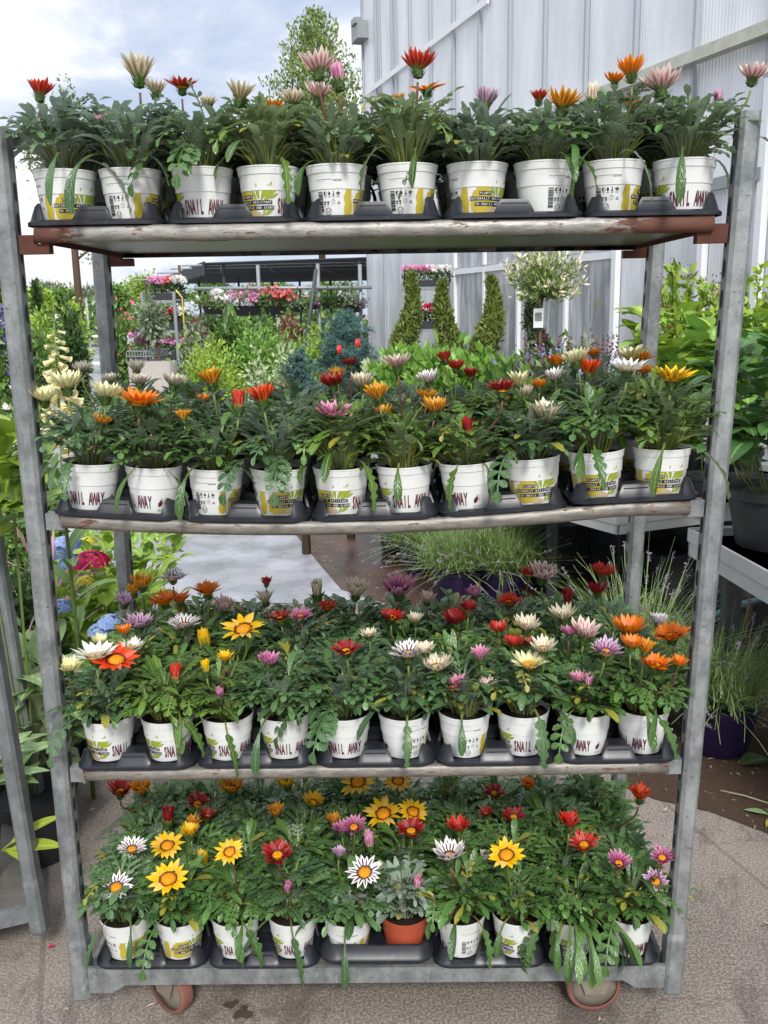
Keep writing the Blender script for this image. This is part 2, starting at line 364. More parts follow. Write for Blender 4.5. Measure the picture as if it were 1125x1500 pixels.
FOL_F = [foliage(100+i, (2, 3, 1, 3, 2, 3, 4, 2)[i], True, 0) for i in range(8)]
FOL_B = [foliage(200+i, 2, False, 0) for i in range(6)]
FOL_T = foliage(300, 6, True, 2)

def petals(seed, elev, n=17, curl=0.3, Ln=.034, hw=.0056, two=False, jit=.12):
    r = random.Random(seed); mb = MB()
    for i in range(n):
        a = 2*pi*i/n+r.uniform(-.08, .08); e0 = R(elev)+r.uniform(-jit, jit); l = Ln*r.uniform(.80, 1.10); tt = r.random()
        w_ = hw*r.uniform(.85, 1.1)
        def wf(t): return max(.0004, w_*(.45+.55*sin(pi*min(1, t*.75+.12)))*(1 if t < .62 else max(0, (1-t)/.38)**.62))
        mb.blade((.0075*cos(a), .0075*sin(a), .016), a+r.uniform(-.06, .06), e0, l, curl*r.uniform(.4, 1.5), wf, 7, .16 if elev < 55 else .42, tt, r.uniform(-.12, .12), pw=1.6, roll=r.uniform(-.22, .22))
    if two:
        for i in range(n-4):
            a = 2*pi*(i+.5)/(n-4); 
            def wf(t): return max(.0004, hw*.8*(.5+.5*sin(pi*min(1, t*.75+.15)))*(1 if t < .6 else max(0, (1-t)/.4)**.6))
            mb.blade((.006*cos(a), .006*sin(a), .017), a, min(R(88), R(elev+12)+r.uniform(-.1, .1)), Ln*.86, curl*.6, wf, 6, .2, r.random(), 0, pw=1.6)
    return mb.mesh('flower', [PET['cream']])
PETALS = {'F': [petals(1+i, (14, 20, 24, 10)[i], (16, 17, 19, 15)[i], (.15, .45, .6, -.1)[i], hw=(.0056, .0052, .0058, .0062)[i], jit=.16) for i in range(4)], 'H': [petals(11+i, (24, 30, 36, 26)[i], (17, 15, 16, 18)[i], (-.35, .1, -.2, -.1)[i], two=True, hw=.0058, jit=.17) for i in range(4)],
          'C': [petals(21+i, (40, 34, 52, 46, 58, 38)[i], (16, 17, 18, 16, 15, 18)[i], (-.55, -.7, -.1, -.45, .1, -.5)[i], two=True, hw=.0054, jit=.17) for i in range(6)], 'B': [petals(31+i, 84, 13, -.12, Ln=.028, hw=.005, jit=.05) for i in range(2)]}
NATW = {'F': .078, 'H': .068, 'C': .056, 'B': .021}
def calyx(n=30):
    mb = MB(); mb.lathe([(.0018, .001), (.0055, .003), (.0078, .008), (.0084, .013), (.0076, .017)], 12, cap0=True)
    r = random.Random(5)
    for i in range(n):
        a = 2*pi*i/n+r.uniform(-.1, .1)
        zz = r.choice((.003, .007, .011)); mb.blade(((.007+.15*zz)*cos(a), (.007+.15*zz)*sin(a), zz), a, R(r.uniform(45, 85)), .010*r.uniform(.8, 1.5), R(r.uniform(-10, 60)), lambda t: .0019*(1-t)+.0002, 3, .1, r.random())
    return mb.mesh('calyx', [M_calyx])
CALYX = calyx()
def discmesh():
    mb = MB(); mb.lathe([(.0118, .0165), (.0112, .0195), (.0085, .0222), (.004, .0236), (.0, .0238)], 16)
    r = random.Random(3)
    for i in range(60):
        q = r.random()**.5*.0105; a = i*2.4; z = .0236-.0055*(q/.0115)**2.5
        mb.lathe([(.0011, 0), (.0009, .0014), (0, .002)], 5, c=(q*cos(a), q*sin(a), z-.0004))
    return mb.mesh('flower_centre', [M_disc])
DISC = discmesh()

# --- the pot with its printed artwork wrapped round the cone (angle 0 faces the viewer, growing to the right)
PH = .092
def pr(z): return .0425+(.0525-.0425)*min(1, z/.078)
def wrap(u, z, off=.0005):                                     # u metres along the wall, z up
    th = u/.048; r_ = pr(z)+off
    return V((r_*sin(th), -r_*cos(th), z))
def D(deg): return R(deg)*.048
def potmesh(printed, wall):
    mb = MB()
    mb.lathe([(.0405, .0), (.0425, .001), (pr(.077), .077), (.0538, .0775), (.0552, .0885), (.0562, .0895), (.0562, PH), (.0545, PH), (.053, .086), (.050, .05)], 40, cap0=True)
    if printed:
        def poly(pts, mi, off=.0005):
            bm = bmesh.new(); vs = [bm.verts.new((p[0], p[1], 0)) for p in pts]; f = bm.faces.new(vs)
            bmesh.ops.triangulate(bm, faces=[f])
            for _ in range(6):
                ed = [e_ for e_ in bm.edges if e_.calc_length() > .007]
                if not ed: break
                bmesh.ops.subdivide_edges(bm, edges=ed, cuts=1, use_grid_fill=False); bmesh.ops.triangulate(bm, faces=bm.faces[:])
            bm.verts.index_update()
            fs = [tuple(v.index for v in f.verts) for f in bm.faces]
            mb.add([wrap(v.co.x, v.co.y, off) for v in bm.verts], fs, mi); bm.free()
        def rect(u0, u1, z0, z1, mi, off=.0005): poly([(u0, z0), (u1, z0), (u1, z1), (u0, z1)], mi, off)
        def frame(u0, u1, z0, z1, mi, t=.0007):
            rect(u0, u1, z0, z0+t, mi); rect(u0, u1, z1-t, z1, mi); rect(u0, u0+t, z0+t, z1-t, mi); rect(u1-t, u1, z0+t, z1-t, mi)
        def leaf(u, z, ang, l, wd, mi, off=.0005):
            a = R(ang); dx, dz = cos(a), sin(a); pts = []
            for t in (0, .2, .45, .7, .88, 1): pts.append((u+dx*l*t-dz*wd*sin(pi*t**.9), z+dz*l*t+dx*wd*sin(pi*t**.9)))
            for t in (.88, .7, .45, .2): pts.append((u+dx*l*t+dz*wd*sin(pi*t**.9), z+dz*l*t-dx*wd*sin(pi*t**.9)))
            poly(pts, mi, off)
        def disc(u, z, r_, mi, r0=None, n=14, off=.0005):
            if r0 is None: poly([(u+r_*cos(2*pi*i/n), z+r_*sin(2*pi*i/n)) for i in range(n)], mi, off); return
            for i in range(n):
                a, b = 2*pi*i/n, 2*pi*(i+1)/n
                poly([(u+r0*cos(a), z+r0*sin(a)), (u+r_*cos(a), z+r_*sin(a)), (u+r_*cos(b), z+r_*sin(b)), (u+r0*cos(b), z+r0*sin(b))], mi, off)
        def text(s, uc, z, h, sx, mi, off=.0008, bold=0):
            cu = bpy.data.curves.new('t', 'FONT'); cu.body = s; cu.align_x = 'CENTER'; cu.resolution_u = 2; cu.offset = bold
            o = bpy.data.objects.new('t', cu); COL.objects.link(o); bpy.context.view_layer.update()
            me = bpy.data.meshes.new_from_object(o.evaluated_get(bpy.context.evaluated_depsgraph_get()))
            k = h/.73
            mb.add([wrap(uc+v.co.x*k*sx, z+v.co.y*k, off) for v in me.vertices], [tuple(p.vertices) for p in me.polygons], mi)
            bpy.data.objects.remove(o); bpy.data.curves.remove(cu); bpy.data.meshes.remove(me)
        # information panel
        frame(D(-27), D(27), .052, .066, 1); frame(D(-27), D(-10), .053, .066, 1, .0005)
        for i in range(12): disc(D(-18.5)+.0036*cos(i*pi/6), .0595+.0036*sin(i*pi/6), .0006, 1, n=5)
        rect(D(-8), D(26), .0528, .0536, 1); rect(D(10), D(25), .0628, .0642, 1); rect(D(-27), D(-8), .0498, .0506, 5)
        X = [D(-9), D(0), D(9), D(19)]; z = .0425
        disc(X[0], z, .0034, 1, .0028); poly([(X[0], z-.0028), (X[0], z+.0028)]+[(X[0]-.0028*cos(t), z+.0028*sin(t)) for t in (1.1, .6, 0, -.6, -1.1)], 1)
        poly([(X[1], z+.0042), (X[1]-.0018, z+.0006), (X[1]-.0022, z-.0014), (X[1]-.001, z-.003), (X[1]+.001, z-.003), (X[1]+.0022, z-.0014), (X[1]+.0018, z+.0006)], 1)
        rect(X[2]-.0006, X[2]+.0006, z-.001, z+.0042, 1); disc(X[2], z-.0022, .0016, 1)
        for i in range(5): leaf(X[3], z, 90+72*i, .0044, .0009, 1)
        for q in X: rect(q-.0026, q+.0024, .0372, .0378, 5); rect(q-.0022, q+.0018, .0360, .0365, 5)
        z = .0285
        for q in (X[0]-.0015, X[1]-.003):
            leaf(q, z-.003, 90, .0045, .0009, 1); leaf(q, z-.001, 150, .003, .0009, 1); leaf(q, z-.001, 30, .003, .0009, 1); rect(q-.0016, q+.0016, z-.0048, z-.0028, 1); rect(q-.0022, q+.0022, .0212, .0217, 5)
        disc(X[2]-.001, z, .0042, 5, .0036); rect(X[2]-.0013, X[2]-.0007, z-.003, z+.003, 5); leaf(X[2]-.001, z, 40, .0025, .0006, 5)
        q = X[3]+.001
        for a in (90, 210, 330):
            a0, a1 = R(a), R(a+120); p0 = V((q+.003*cos(a0), z-.002+.003*sin(a0))); p1 = V((q+.003*cos(a1), z-.002+.003*sin(a1))); dn = (p1-p0).normalized().orthogonal()*.0004
            poly([tuple(p0-dn), tuple(p1-dn), tuple(p1+dn), tuple(p0+dn)], 1)
        disc(D(-4), .0125, .0062, 1, .0054); 
        for s in (-1, 1):
            poly([(D(-4)+s*.0042, .016), (D(-4)+s*.0032, .016), (D(-4)+s*.0012, .0095), (D(-4)+s*.0018, .0090)], 1)
        poly([(D(-4)-.0018, .009), (D(-4)-.0012, .0095), (D(-4), .013), (D(-4)+.0012, .0095), (D(-4)+.0018, .009), (D(-4), .0145)], 1)
        zz = .012; rb = random.Random(8)
        while zz < .045:                                       # bar code beside the panel
            t = rb.choice((.0006, .0009, .0013, .0018)); rect(D(-27), D(-15), zz, zz+t, 1 if zz > .02 else 1); zz += t+rb.choice((.0006, .0009, .0012))
        # mustard leaves, sprigs and the three black strips
        poly([(D(34), .005), (D(31), .016), (D(34), .025), (D(31), .036), (D(36), .048), (D(48), .061), (D(49), .034), (D(52), .022), (D(50), .008), (D(44), .004)], 3)
        bl = [(D(57), .010), (D(55), .022), (D(58), .036), (D(62), .044), (D(67), .044), (D(70), .054), (D(76), .058), (D(82), .054), (D(88), .059), (D(95), .058), (D(99), .050), (D(101), .038), (D(108), .036), (D(110), .028), (D(108), .014), (D(96), .007), (D(72), .005)]
        poly(bl, 3)
        poly([(D(92), .006), (D(98), .014), (D(110), .016), (D(120), .012), (D(124), .006), (D(108), .003)], 6, .0007)
        for (u, z_, a, l, wd) in ((112, .034, 118, .020, .0022), (117, .034, 98, .024, .0024), (121, .033, 62, .026, .0030), (126, .030, 45, .026, .0030), (131, .037, 60, .020, .0026), (139, .044, 75, .018, .0022), (139, .041, 40, .017, .0020), (141, .036, 30, .015, .0020), (128, .008, 30, .016, .0022), (124, .006, 70, .013, .0018), (140, .010, 120, .012, .0018)): leaf(D(u), z_, a, l*1.2, wd*1.35, 4, .0007)
        leaf(D(158), .050, 25, .013, .0024, 3); 
        def strip(s, d0, d1, z_):
            n = 10
            for i in range(n):
                a, b = d0+(d1-d0)*i/n, d0+(d1-d0)*(i+1)/n; rect(D(a), D(b), z_, z_+.0066, 1, .0009)
            k = len(s)
            for i, ch in enumerate(s):
                if ch != ' ': text(ch, D(d0+(d1-d0)*(i+.7)/(k+.4)), z_+.0014, .0040, .85, 2, .0013, .012)
        strip('PLANTS', 74, 103, .0360); strip('NATURALLY RESISTANT', 54, 146, .0268); strip('TO SNAILS AND SLUGS', 64, 150, .0176)
        for i, ch in enumerate('SNAIL AWAY'):
            if ch != ' ': text(ch, D(161+9.3*i), .0125, .0250, .31, 7, .0008, .034)
        leaf(D(266), .014, 66, .015, .0045, 7); leaf(D(268), .024, 30, .011, .0007, 7); leaf(D(268), .024, 62, .010, .0006, 7); leaf(D(271), .022, 8, .009, .0007, 7)
        for k in range(4): rect(D(262), D(285), .0095-k*.0016, .0100-k*.0016, 5)
    return mb.mesh('pot', [wall, M_ink, M_wink, M_yel, M_olive, M_grey, M_beige, M_maroon])
def autosmooth(me, ang=35):
    bm = bmesh.new(); bm.from_mesh(me)
    for ed in bm.edges:
        if len(ed.link_faces) == 2 and ed.calc_face_angle(0) > R(ang): ed.smooth = False
    bm.to_mesh(me); bm.free()
POT = potmesh(True, M_pot); POT_T = potmesh(False, M_terra); autosmooth(POT, 20); autosmooth(POT_T, 20)
def soildisc():
    r = random.Random(2); mb = MB(); mb.lathe([(.0528, .082), (.04, .084), (.025, .085), (.0, .087)], 20)
    for i in range(40):
        a = r.uniform(0, 6.3); q = .05*r.random()**.5; mb.lathe([(.002, 0), (.0016, .002), (0, .003)], 5, c=(q*cos(a), q*sin(a), .083))
    return mb.mesh('soil', [M_soil])
SOIL = soildisc()

# ------------------------------------------------------------------ ground
def groundmat():
    n = Nodes('concrete'); p = n.pos(); a = n.noise(p, 1.1, 5, .6); b = n.noise(p, 160, 3, .7); c2 = n.noise(p, 14, 5, .65)
    c = n.mix(n.step(a, .3, .7), hx('645c57'), hx('82786f'))
    c = n.mix(n.step(b, .42, .62, 0, .55), c, hx('b9ada1')); c = n.mix(n.step(b, .42, .30, 0, .6), c, hx('4f453f'))
    c = n.mix(n.step(c2, .55, .75, 0, .45), c, hx('615750'))
    ve = n.node('ShaderNodeTexVoronoi', 0, dict(feature='DISTANCE_TO_EDGE'), Vector=n.node('ShaderNodeVectorMath', 0, dict(operation='ADD'), _0=p, _1=n.node('ShaderNodeTexNoise', 1, {}, Vector=p, Scale=2.5, Detail=5)), Scale=.62)
    c = n.mix(n.step(ve, .006, .002, 0, .3), c, hx('453d38'))
    xy = n.sep(p); jj = n.math('ABSOLUTE', n.math('SUBTRACT', n.math('FRACT', n.math('MULTIPLY', n.math('ADD', xy[0], n.math('MULTIPLY', xy[1], .35)), .5)), .62)); c = n.mix(n.step(jj, .005, .002, 0, .35), c, hx('463f3a'))
    st = n.noise(n.scale(p, (1.6, .7, 1)), 2.2, 6, .7, .9); c = n.mix(n.step(st, .52, .64, 0, .55), c, hx('4d453f')); c = n.mix(n.step(st, .36, .28, 0, .4), c, hx('b3aaa0'))
    return n.bsdf(c, n.step(st, .5, .66, .88, .5), 0, .4, n.bump(b, .5, .005))
def wetmat(name, c0, c1, rmin, bumps=.15, speck=None, joints=False):
    n = Nodes(name); p = n.pos(); a = n.noise(p, 2.2, 6, .65); b = n.noise(p, 40, 4, .7)
    c = n.mix(n.step(a, .3, .7), c0, c1)
    if speck: c = n.mix(n.step(n.noise(p, 26, 5, .75, .5), .60, .68, 0, .9), c, speck)
    if joints:
        xy = n.sep(p); j = n.math('ADD', n.math('MULTIPLY', xy[0], .62), n.math('MULTIPLY', xy[1], .78)); j2 = n.math('SUBTRACT', n.math('MULTIPLY', xy[0], .78), n.math('MULTIPLY', xy[1], .62))
        for q in (j, j2): c = n.mix(n.step(n.math('ABSOLUTE', n.math('SUBTRACT', n.math('FRACT', n.math('MULTIPLY', q, .55)), .5)), .008, .003, 0, .3), c, hx('77767a'))
        c = n.mix(n.step(n.noise(n.scale(p, (.7, 2.2, 1)), 1.7, 6, .7, .8), .52, .66, 0, .55), c, hx('8d8a8a')); c = n.mix(n.step(n.noise(p, 60, 3, .7), .68, .73, 0, .7), c, hx('6a625c'))
    ro = n.math('ADD', n.step(a, .35, .7, rmin, rmin+.3), n.math('MULTIPLY', b, .12))
    return n.bsdf(c, ro, 0, .7, n.bump(b, bumps, .004))
def sheet(name, pts, z, m):
    mb = MB(); mb.add([(p[0], p[1], z) for p in pts], [tuple(range(len(pts)))]); o = mb.build(name, m, None, False); o['kind'] = 'structure'; return o
sheet('ground', [(-90, -12), (90, -12), (90, 160), (-90, 160)], 0, groundmat())
g = lambda px, py: tuple(onz(px, py, 0)[:2])
sheet('wet_path', [(-1.95, 3.2), (.05, 2.9), g(500, 865), g(470, 830), g(430, 780), (-1.0, 7), (-1.6, 40), (-14, 40), (-5.5, 9), (-2.6, 5.0)], .004, wetmat('wet_concrete', hx('828287'), hx('a8a8af'), .14, joints=True))
sheet('wet_brown_paving', [(.05, 2.9), (.6, 2.2), (1.5, 2.2), (3.2, 1.4), (6, 3), (3.4, 9), (0, 9), (-1.0, 7), g(430, 780), g(470, 830), g(500, 865)], .004, wetmat('wet_brown_paving', hx('3b2a24'), hx('5b4338'), .18, .3, hx('a99c92')))
sheet('soil', [g(905, 1150), g(960, 1172), g(1040, 1190), g(1125, 1222), (2.4, .55), (3.2, 1.39), (1.5, 2.19), (.8, 2.0)], .004, soilmat('soil_ground', hx('2e231d'), hx('6b5545')))
def stain(pts, r0, name):
    mb = MB(); rr = random.Random(4)
    for (x, y) in pts:
        k = 14; rad = r0*rr.uniform(.5, 1.1); mb.add([(x+rad*rr.uniform(.7, 1.2)*cos(2*pi*i/k), y+rad*.8*rr.uniform(.7, 1.2)*sin(2*pi*i/k), .004+.0002*len(mb.f)) for i in range(k)], [tuple(range(k))])
    o = mb.build(name, wetmat('damp_stain', hx('40362f'), hx('5a4d44'), .25), None, False); o['kind'] = 'structure'
stain([g(345, 1470), g(358, 1478), g(352, 1486), g(336, 1474), g(362, 1488), g(347, 1492)], .016, 'damp_stain')
def litter():
    r = random.Random(9); mb = MB()
    for i in range(700):
        x, y = r.uniform(.85, 2.2), r.uniform(.75, 2.1); s = r.uniform(.004, .016); a = r.uniform(0, 6.3)
        if r.random() < .35: x, y = r.uniform(-.9, 1.6), r.uniform(-.3, 1.5)
        d = V((cos(a), sin(a), 0)); q = V((-sin(a), cos(a), 0))*s*r.uniform(.12, .5); p = V((x, y, .007))
        mb.add([p-q, p+d*s-q*.3+V((0, 0, s*.3*r.random())), p+d*s*2, p+d*s+q+V((0, 0, s*.3*r.random()))], [(0, 1, 2, 3)], 0, [(0, .8, r.random())]*4)
    o = mb.build('leaf_litter', leafmat('dry_litter', hx('5a4632'), hx('c9bb9e'), hx('a8977c'), None, .8, 0))
    tag(o, 'dry scraps of leaf and bark scattered on the soil', 'litter', kind='stuff')
litter()

LX, LY = .0191, -.021                                         # the trolleys lean a degree
# ------------------------------------------------------------------ the garden centre behind: materials and plant builders
def lm(name, dark, light, back=None, rough=.5, trans=.2): return leafmat(name, hx(dark), hx(light), hx(back or light), None, rough-.08, trans, tuple(min(1, x*1.5+.03) for x in hx(light)[:3])+(1,), .5, .4)
G_dark = lm('dark_green_leaves', '24381f', '4c6a35'); G_mid = lm('mid_green_leaves', '37562a', '6f9344'); G_lime = lm('lime_green_leaves', '5f8428', 'a3bf4c'); G_lush = lm('lush_green_leaves', '4c7a2c', '86b04c')
G_olive = lm('olive_leaves', '55654a', '8c9a7c'); G_spruce = lm('blue_spruce_needles', '1a2f2a', '40615a', None, .6, .05); G_thuja = lm('thuja_sprays', '33481a', '77873a', None, .6, .1); G_yew = lm('yew_needles', '1e2c18', '3a4c28', None, .6, .05)
G_willow = lm('willow_leaves', '56783a', 'a0b56c'); G_cream = lm('cream_pink_willow_tips', 'cfc79a', 'f0e6cc'); G_tree = lm('tree_leaves', '4a5f2c', '7f9448'); G_lav = lm('lavender_leaves', '54703c', '93aa68'); G_hosta = lm('variegated_leaves', '4a6a38', '9db77c', 'c8cfa8', .45)
G_red = lm('reddish_leaves', '5a3a30', '8a5a44')
def bm(name, a, b): return leafmat(name, hx(a), hx(b), hx(b), None, .6, .25, None, .3, .2)
B_white = bm('white_blossom', 'dcdcd4', 'f6f4ee'); B_pink = bm('pink_blossom', 'd874ae', 'efb2d4'); B_hot = bm('crimson_blossom', 'b80f48', 'e2356e'); B_red = bm('red_blossom', 'b02030', 'd84a50'); B_coral = bm('coral_blossom', 'd0505a', 'e98a86')
B_purple = bm('purple_blossom', '655a92', '8f86b8'); B_mag = bm('magenta_blossom', 'a03a9c', 'c868b8'); B_blue = bm('blue_blossom', '7f9fd8', 'b9ccf0'); B_yel = bm('yellow_blossom', 'd8c838', 'eee07a'); B_mauve = bm('mauve_buds', '6a5a74', '9a88a2'); B_fox = bm('pale_yellow_bells', 'e4d890', 'f4edc4'); B_wine = bm('wine_red_spikes', '5a2a3c', '7a3f52')
M_bark = flat('bark', hx('5a4a3a'), .9, vary=.4, sc=12, bump=.8); M_twig = flat('twig', hx('6a5a3c'), .8, vary=.3)
M_white = flat('white_painted_metal', hx('dfe1e2'), .4, vary=.06, sc=6); M_grey = flat('grey_metal', hx('8f9496'), .45, .3, vary=.15, sc=8); M_dgrey = flat('dark_metal', hx('4a4d4c'), .5, .2, vary=.2)
M_yellow = flat('yellow_painted_post', hx('c9b24a'), .5, vary=.15)
CANG = M_blackpot

def diamonds(mb, pts, rr, size, asp=.42, outward=None, upb=.2, mi=0):
    for p in pts:
        d = V((rr.gauss(0, 1), rr.gauss(0, 1), rr.gauss(0, 1)+upb*2))
        if outward is not None: o_ = p-outward; d += o_.normalized()*1.1 if o_.length else V((0, 0, 1))
        d.normalize(); q = d.cross(V((rr.gauss(0, 1), rr.gauss(0, 1), rr.gauss(0, .6)))); q = q.normalized() if q.length > 1e-4 else V((1, 0, 0))
        l = size*rr.uniform(.6, 1.3); n_ = d.cross(q)*l*.1; t = rr.random()
        mb.add([p, p+d*l*.5+q*l*asp*.5+n_, p+d*l, p+d*l*.5-q*l*asp*.5+n_], [(0, 1, 2), (0, 2, 3)], mi, [(1, .8, t)]*4)
def clumped(rr, c, rad, n, k=16, spread=.3, bottom=-.9):
    cs = []
    for i in range(k):
        while True:
            d = V((rr.gauss(0, 1), rr.gauss(0, 1), rr.gauss(0, 1))).normalized()
            if d.z > bottom: break
        cs.append(d*rr.uniform(.45, .92))
    out_ = []
    for i in range(n):
        q = rr.choice(cs)+V((rr.gauss(0, spread), rr.gauss(0, spread), rr.gauss(0, spread)))
        out_.append(V((c.x+q.x*rad.x, c.y+q.y*rad.y, c.z+q.z*rad.z)))
    return out_
def potpart(o, r, h, m=M_blackpot, z=0, name='pot'):
    mb = MB(); mb.lathe([(r*.74, 0), (r*.76, .004), (r*.97, h*.86), (r*1.04, h*.87), (r*1.06, h), (r*.98, h), (r*.95, h*.9), (0, h*.88)], 28, cap0=True, c=(0, 0, z)); me = mb.build(name, m, o); autosmooth_(me.data); return me
def autosmooth_(me, ang=35):
    b = bmesh.new(); b.from_mesh(me)
    for ed in b.edges:
        if len(ed.link_faces) == 2 and ed.calc_face_angle(0) > R(ang): ed.smooth = False
    b.to_mesh(me); b.free()
def bush(name, label, cat, px, ytop, ybot, wpx, Y, m, seed, n=900, ls=.05, asp=.42, bloom=None, nb=120, bs=.03, group=None, z0=0., depth=.8, k=16, spread=.28, pot=.0, stem=True, upb=.2, bloomtop=.2, ground=False):
    rr = random.Random(seed); t = at(px, ytop, Y); b = at(px, ybot, Y); hw = wpx/2/ppm(Y)
    if ground: b.z = z0+.08; n = int(n*2.8); ls *= 1.15
    o = empty(name, (b.x, Y, z0), label, cat, group); c = V((0, 0, (t.z+b.z)/2-z0)); rad = V((hw*.8, hw*.8*depth, (t.z-b.z)/2*.85))
    mb = MB(); diamonds(mb, clumped(rr, c, rad, n, k, spread), rr, ls, asp, c, upb); mb.build('foliage', m, o)
    if stem:
        s = MB(); zb = (pot*.9 if pot else 0)
        for i in range(4):
            q = V((rr.uniform(-.5, .5)*rad.x, rr.uniform(-.5, .5)*rad.y, c.z+rad.z*rr.uniform(-.2, .5))); s.tube([(q.x*.06, q.y*.06, zb*.5), (q.x*.35, q.y*.35, (zb+q.z)*.5), tuple(q)], [max(.008, hw*.03)]*2+[.004], 5)
        s.build('stem', M_twig, o)
    if pot: potpart(o, max(.07, hw*.45), pot)
    if bloom:
        f = MB(); pts = clumped(rr, c+V((0, 0, rad.z*.12)), rad*1.05, nb, max(6, k//2), spread*.8, bloomtop-.6)
        for p in pts: diamonds(f, [p+V((rr.gauss(0, .3), rr.gauss(0, .3), rr.gauss(0, .3)))*bs*.4 for _ in range(4)], rr, bs, .8, c, .6)
        f.build('blossoms', bloom, o)
    return o
def spikes(mb, rr, base, n, r, h, lean, rad, mat_i, seglen, tip):   # flowering spikes
    for i in range(n):
        a = rr.uniform(0, 6.283); l = rr.uniform(0, lean); hh = h*rr.uniform(.7, 1.1); p0 = base+V((r*rr.random()*cos(a), r*rr.random()*sin(a), 0)); p1 = p0+V((sin(l)*cos(a), sin(l)*sin(a), cos(l)))*hh
        d = (p1-p0).normalized()
        for j in range(int(tip/seglen)):
            q = p1-d*seglen*j; diamonds(mb, [q]*3, rr, rad*(.6+.4*j*seglen/tip), .7, None, .3, mat_i)
def lavender(label, pos, h, rad, seed, pot=None, n=420, spn=60, group='lavenders on the ground'):
    rr = random.Random(seed); o = empty('lavender_plant', pos, label, 'lavender', group); zb = .17 if pot else 0.
    mb = MB(); sp = MB()
    for i in range(n):
        a = rr.uniform(0, 6.283); q = rr.random()**.5; p = (q*rad*.38*cos(a), q*rad*.38*sin(a), zb+rr.uniform(0, h*.25)); w_ = rr.uniform(.0013, .0026); L_ = h*rr.uniform(.35, .95)
        mb.blade(p, a+rr.uniform(-.7, .7), R(rr.uniform(8, 88)), L_, R(rr.uniform(5, 75)), lambda t: w_*(1-.7*t), 4, .2, rr.random(), rr.uniform(-.4, .4))
    for i in range(n*2):
        a = rr.uniform(0, 6.283); q = rr.random()**.5*rad*.8; p = V((q*cos(a), q*sin(a), zb+h*(.15+.5*rr.random()*(1-(q/rad)**2)))); mb.blade(p, rr.uniform(0, 6.28), R(rr.uniform(0, 80)), rr.uniform(.03, .06), .4, lambda t: .0022*(1-t*.8), 2, .2, rr.random())
    for i in range(spn):
        a = rr.uniform(0, 6.283); e_ = R(rr.uniform(0, 85)); L_ = h*rr.uniform(.75, 1.15); d0 = V((cos(e_)*cos(a), cos(e_)*sin(a), sin(e_))); p0 = V((rad*.2*cos(a), rad*.2*sin(a), zb)); pts = [p0+d0*L_*t-V((0, 0, .25*L_*cos(e_)*t*t)) for t in (0, .35, .7, 1)]
        mb.tube(pts, .0011, 3); d = (pts[-1]-pts[-2]).normalized()
        for j in range(5): diamonds(sp, [pts[-1]-d*.0075*j]*3, rr, .0105, .6)
    mb.build('foliage', G_lav, o); sp.build('blossoms', B_mauve, o)
    if pot: potpart(o, rad*.5 if rad < .3 else .14, .19, pot)
    return o
def leafy(name, label, cat, pos, n, Lr, wr, mat, seed, h=.3, spread=.1, e=(20, 80), dr=(20, 80), group=None, pot=0, pr_=.1, bloom=None, potm=M_blackpot, fold=.25, stations=7, lowz=.15):
    rr = random.Random(seed); o = empty(name, pos, label, cat, group); mb = MB(); st = MB(); zb = pot
    for i in range(n):
        a = rr.uniform(0, 6.283); z = zb+h*(lowz+(1-lowz)*rr.random())*.92; q = spread*rr.random()**.4; p = V((q*cos(a), q*sin(a), z)); L_ = rr.uniform(*Lr); w_ = L_*rr.uniform(*wr)
        def wf(t): return .002 if t < .12 else max(.0008, w_*sin(pi*min(1, ((t-.1)/.9)**.75))**.85)
        mb.blade(p, a+rr.uniform(-.8, .8), R(rr.uniform(*e)), L_, R(rr.uniform(*dr)), wf, stations, fold, rr.random(), rr.uniform(-.3, .3), v0=.3)
        if i % (3 if n < 60 else 24) == 0: st.tube([(p.x*.15, p.y*.15, zb*.6), (p.x*.7, p.y*.7, z*.6+zb*.3), tuple(p)], [.0035, .0025, .0015], 5)
    mb.build('foliage', mat, o); st.build('stem', M_stem, o)
    if pot: potpart(o, pr_, pot*1.05, potm)
    if bloom:
        for (m_, pts, r_) in bloom:
            f = MB()
            for p in pts:
                for i in range(170):
                    d = V((rr.gauss(0, 1), rr.gauss(0, 1), abs(rr.gauss(0, .8)))).normalized(); q = V(p)+V((d.x*r_, d.y*r_, d.z*r_*.7)); s = r_*.2; u = d.cross(V((.3, .2, 1))).normalized(); v = d.cross(u); t = rr.random()
                    f.add([q, q+u*s+d*.003, q+v*s*.9+u*s*.2+d*.004, q-u*s*.8+v*s*.3, q-v*s], [(0, 1, 2), (0, 2, 3), (0, 3, 4), (0, 4, 1)], 0, [(0, .8, t)]*5)
            f.build('blossoms', m_, o)
    return o

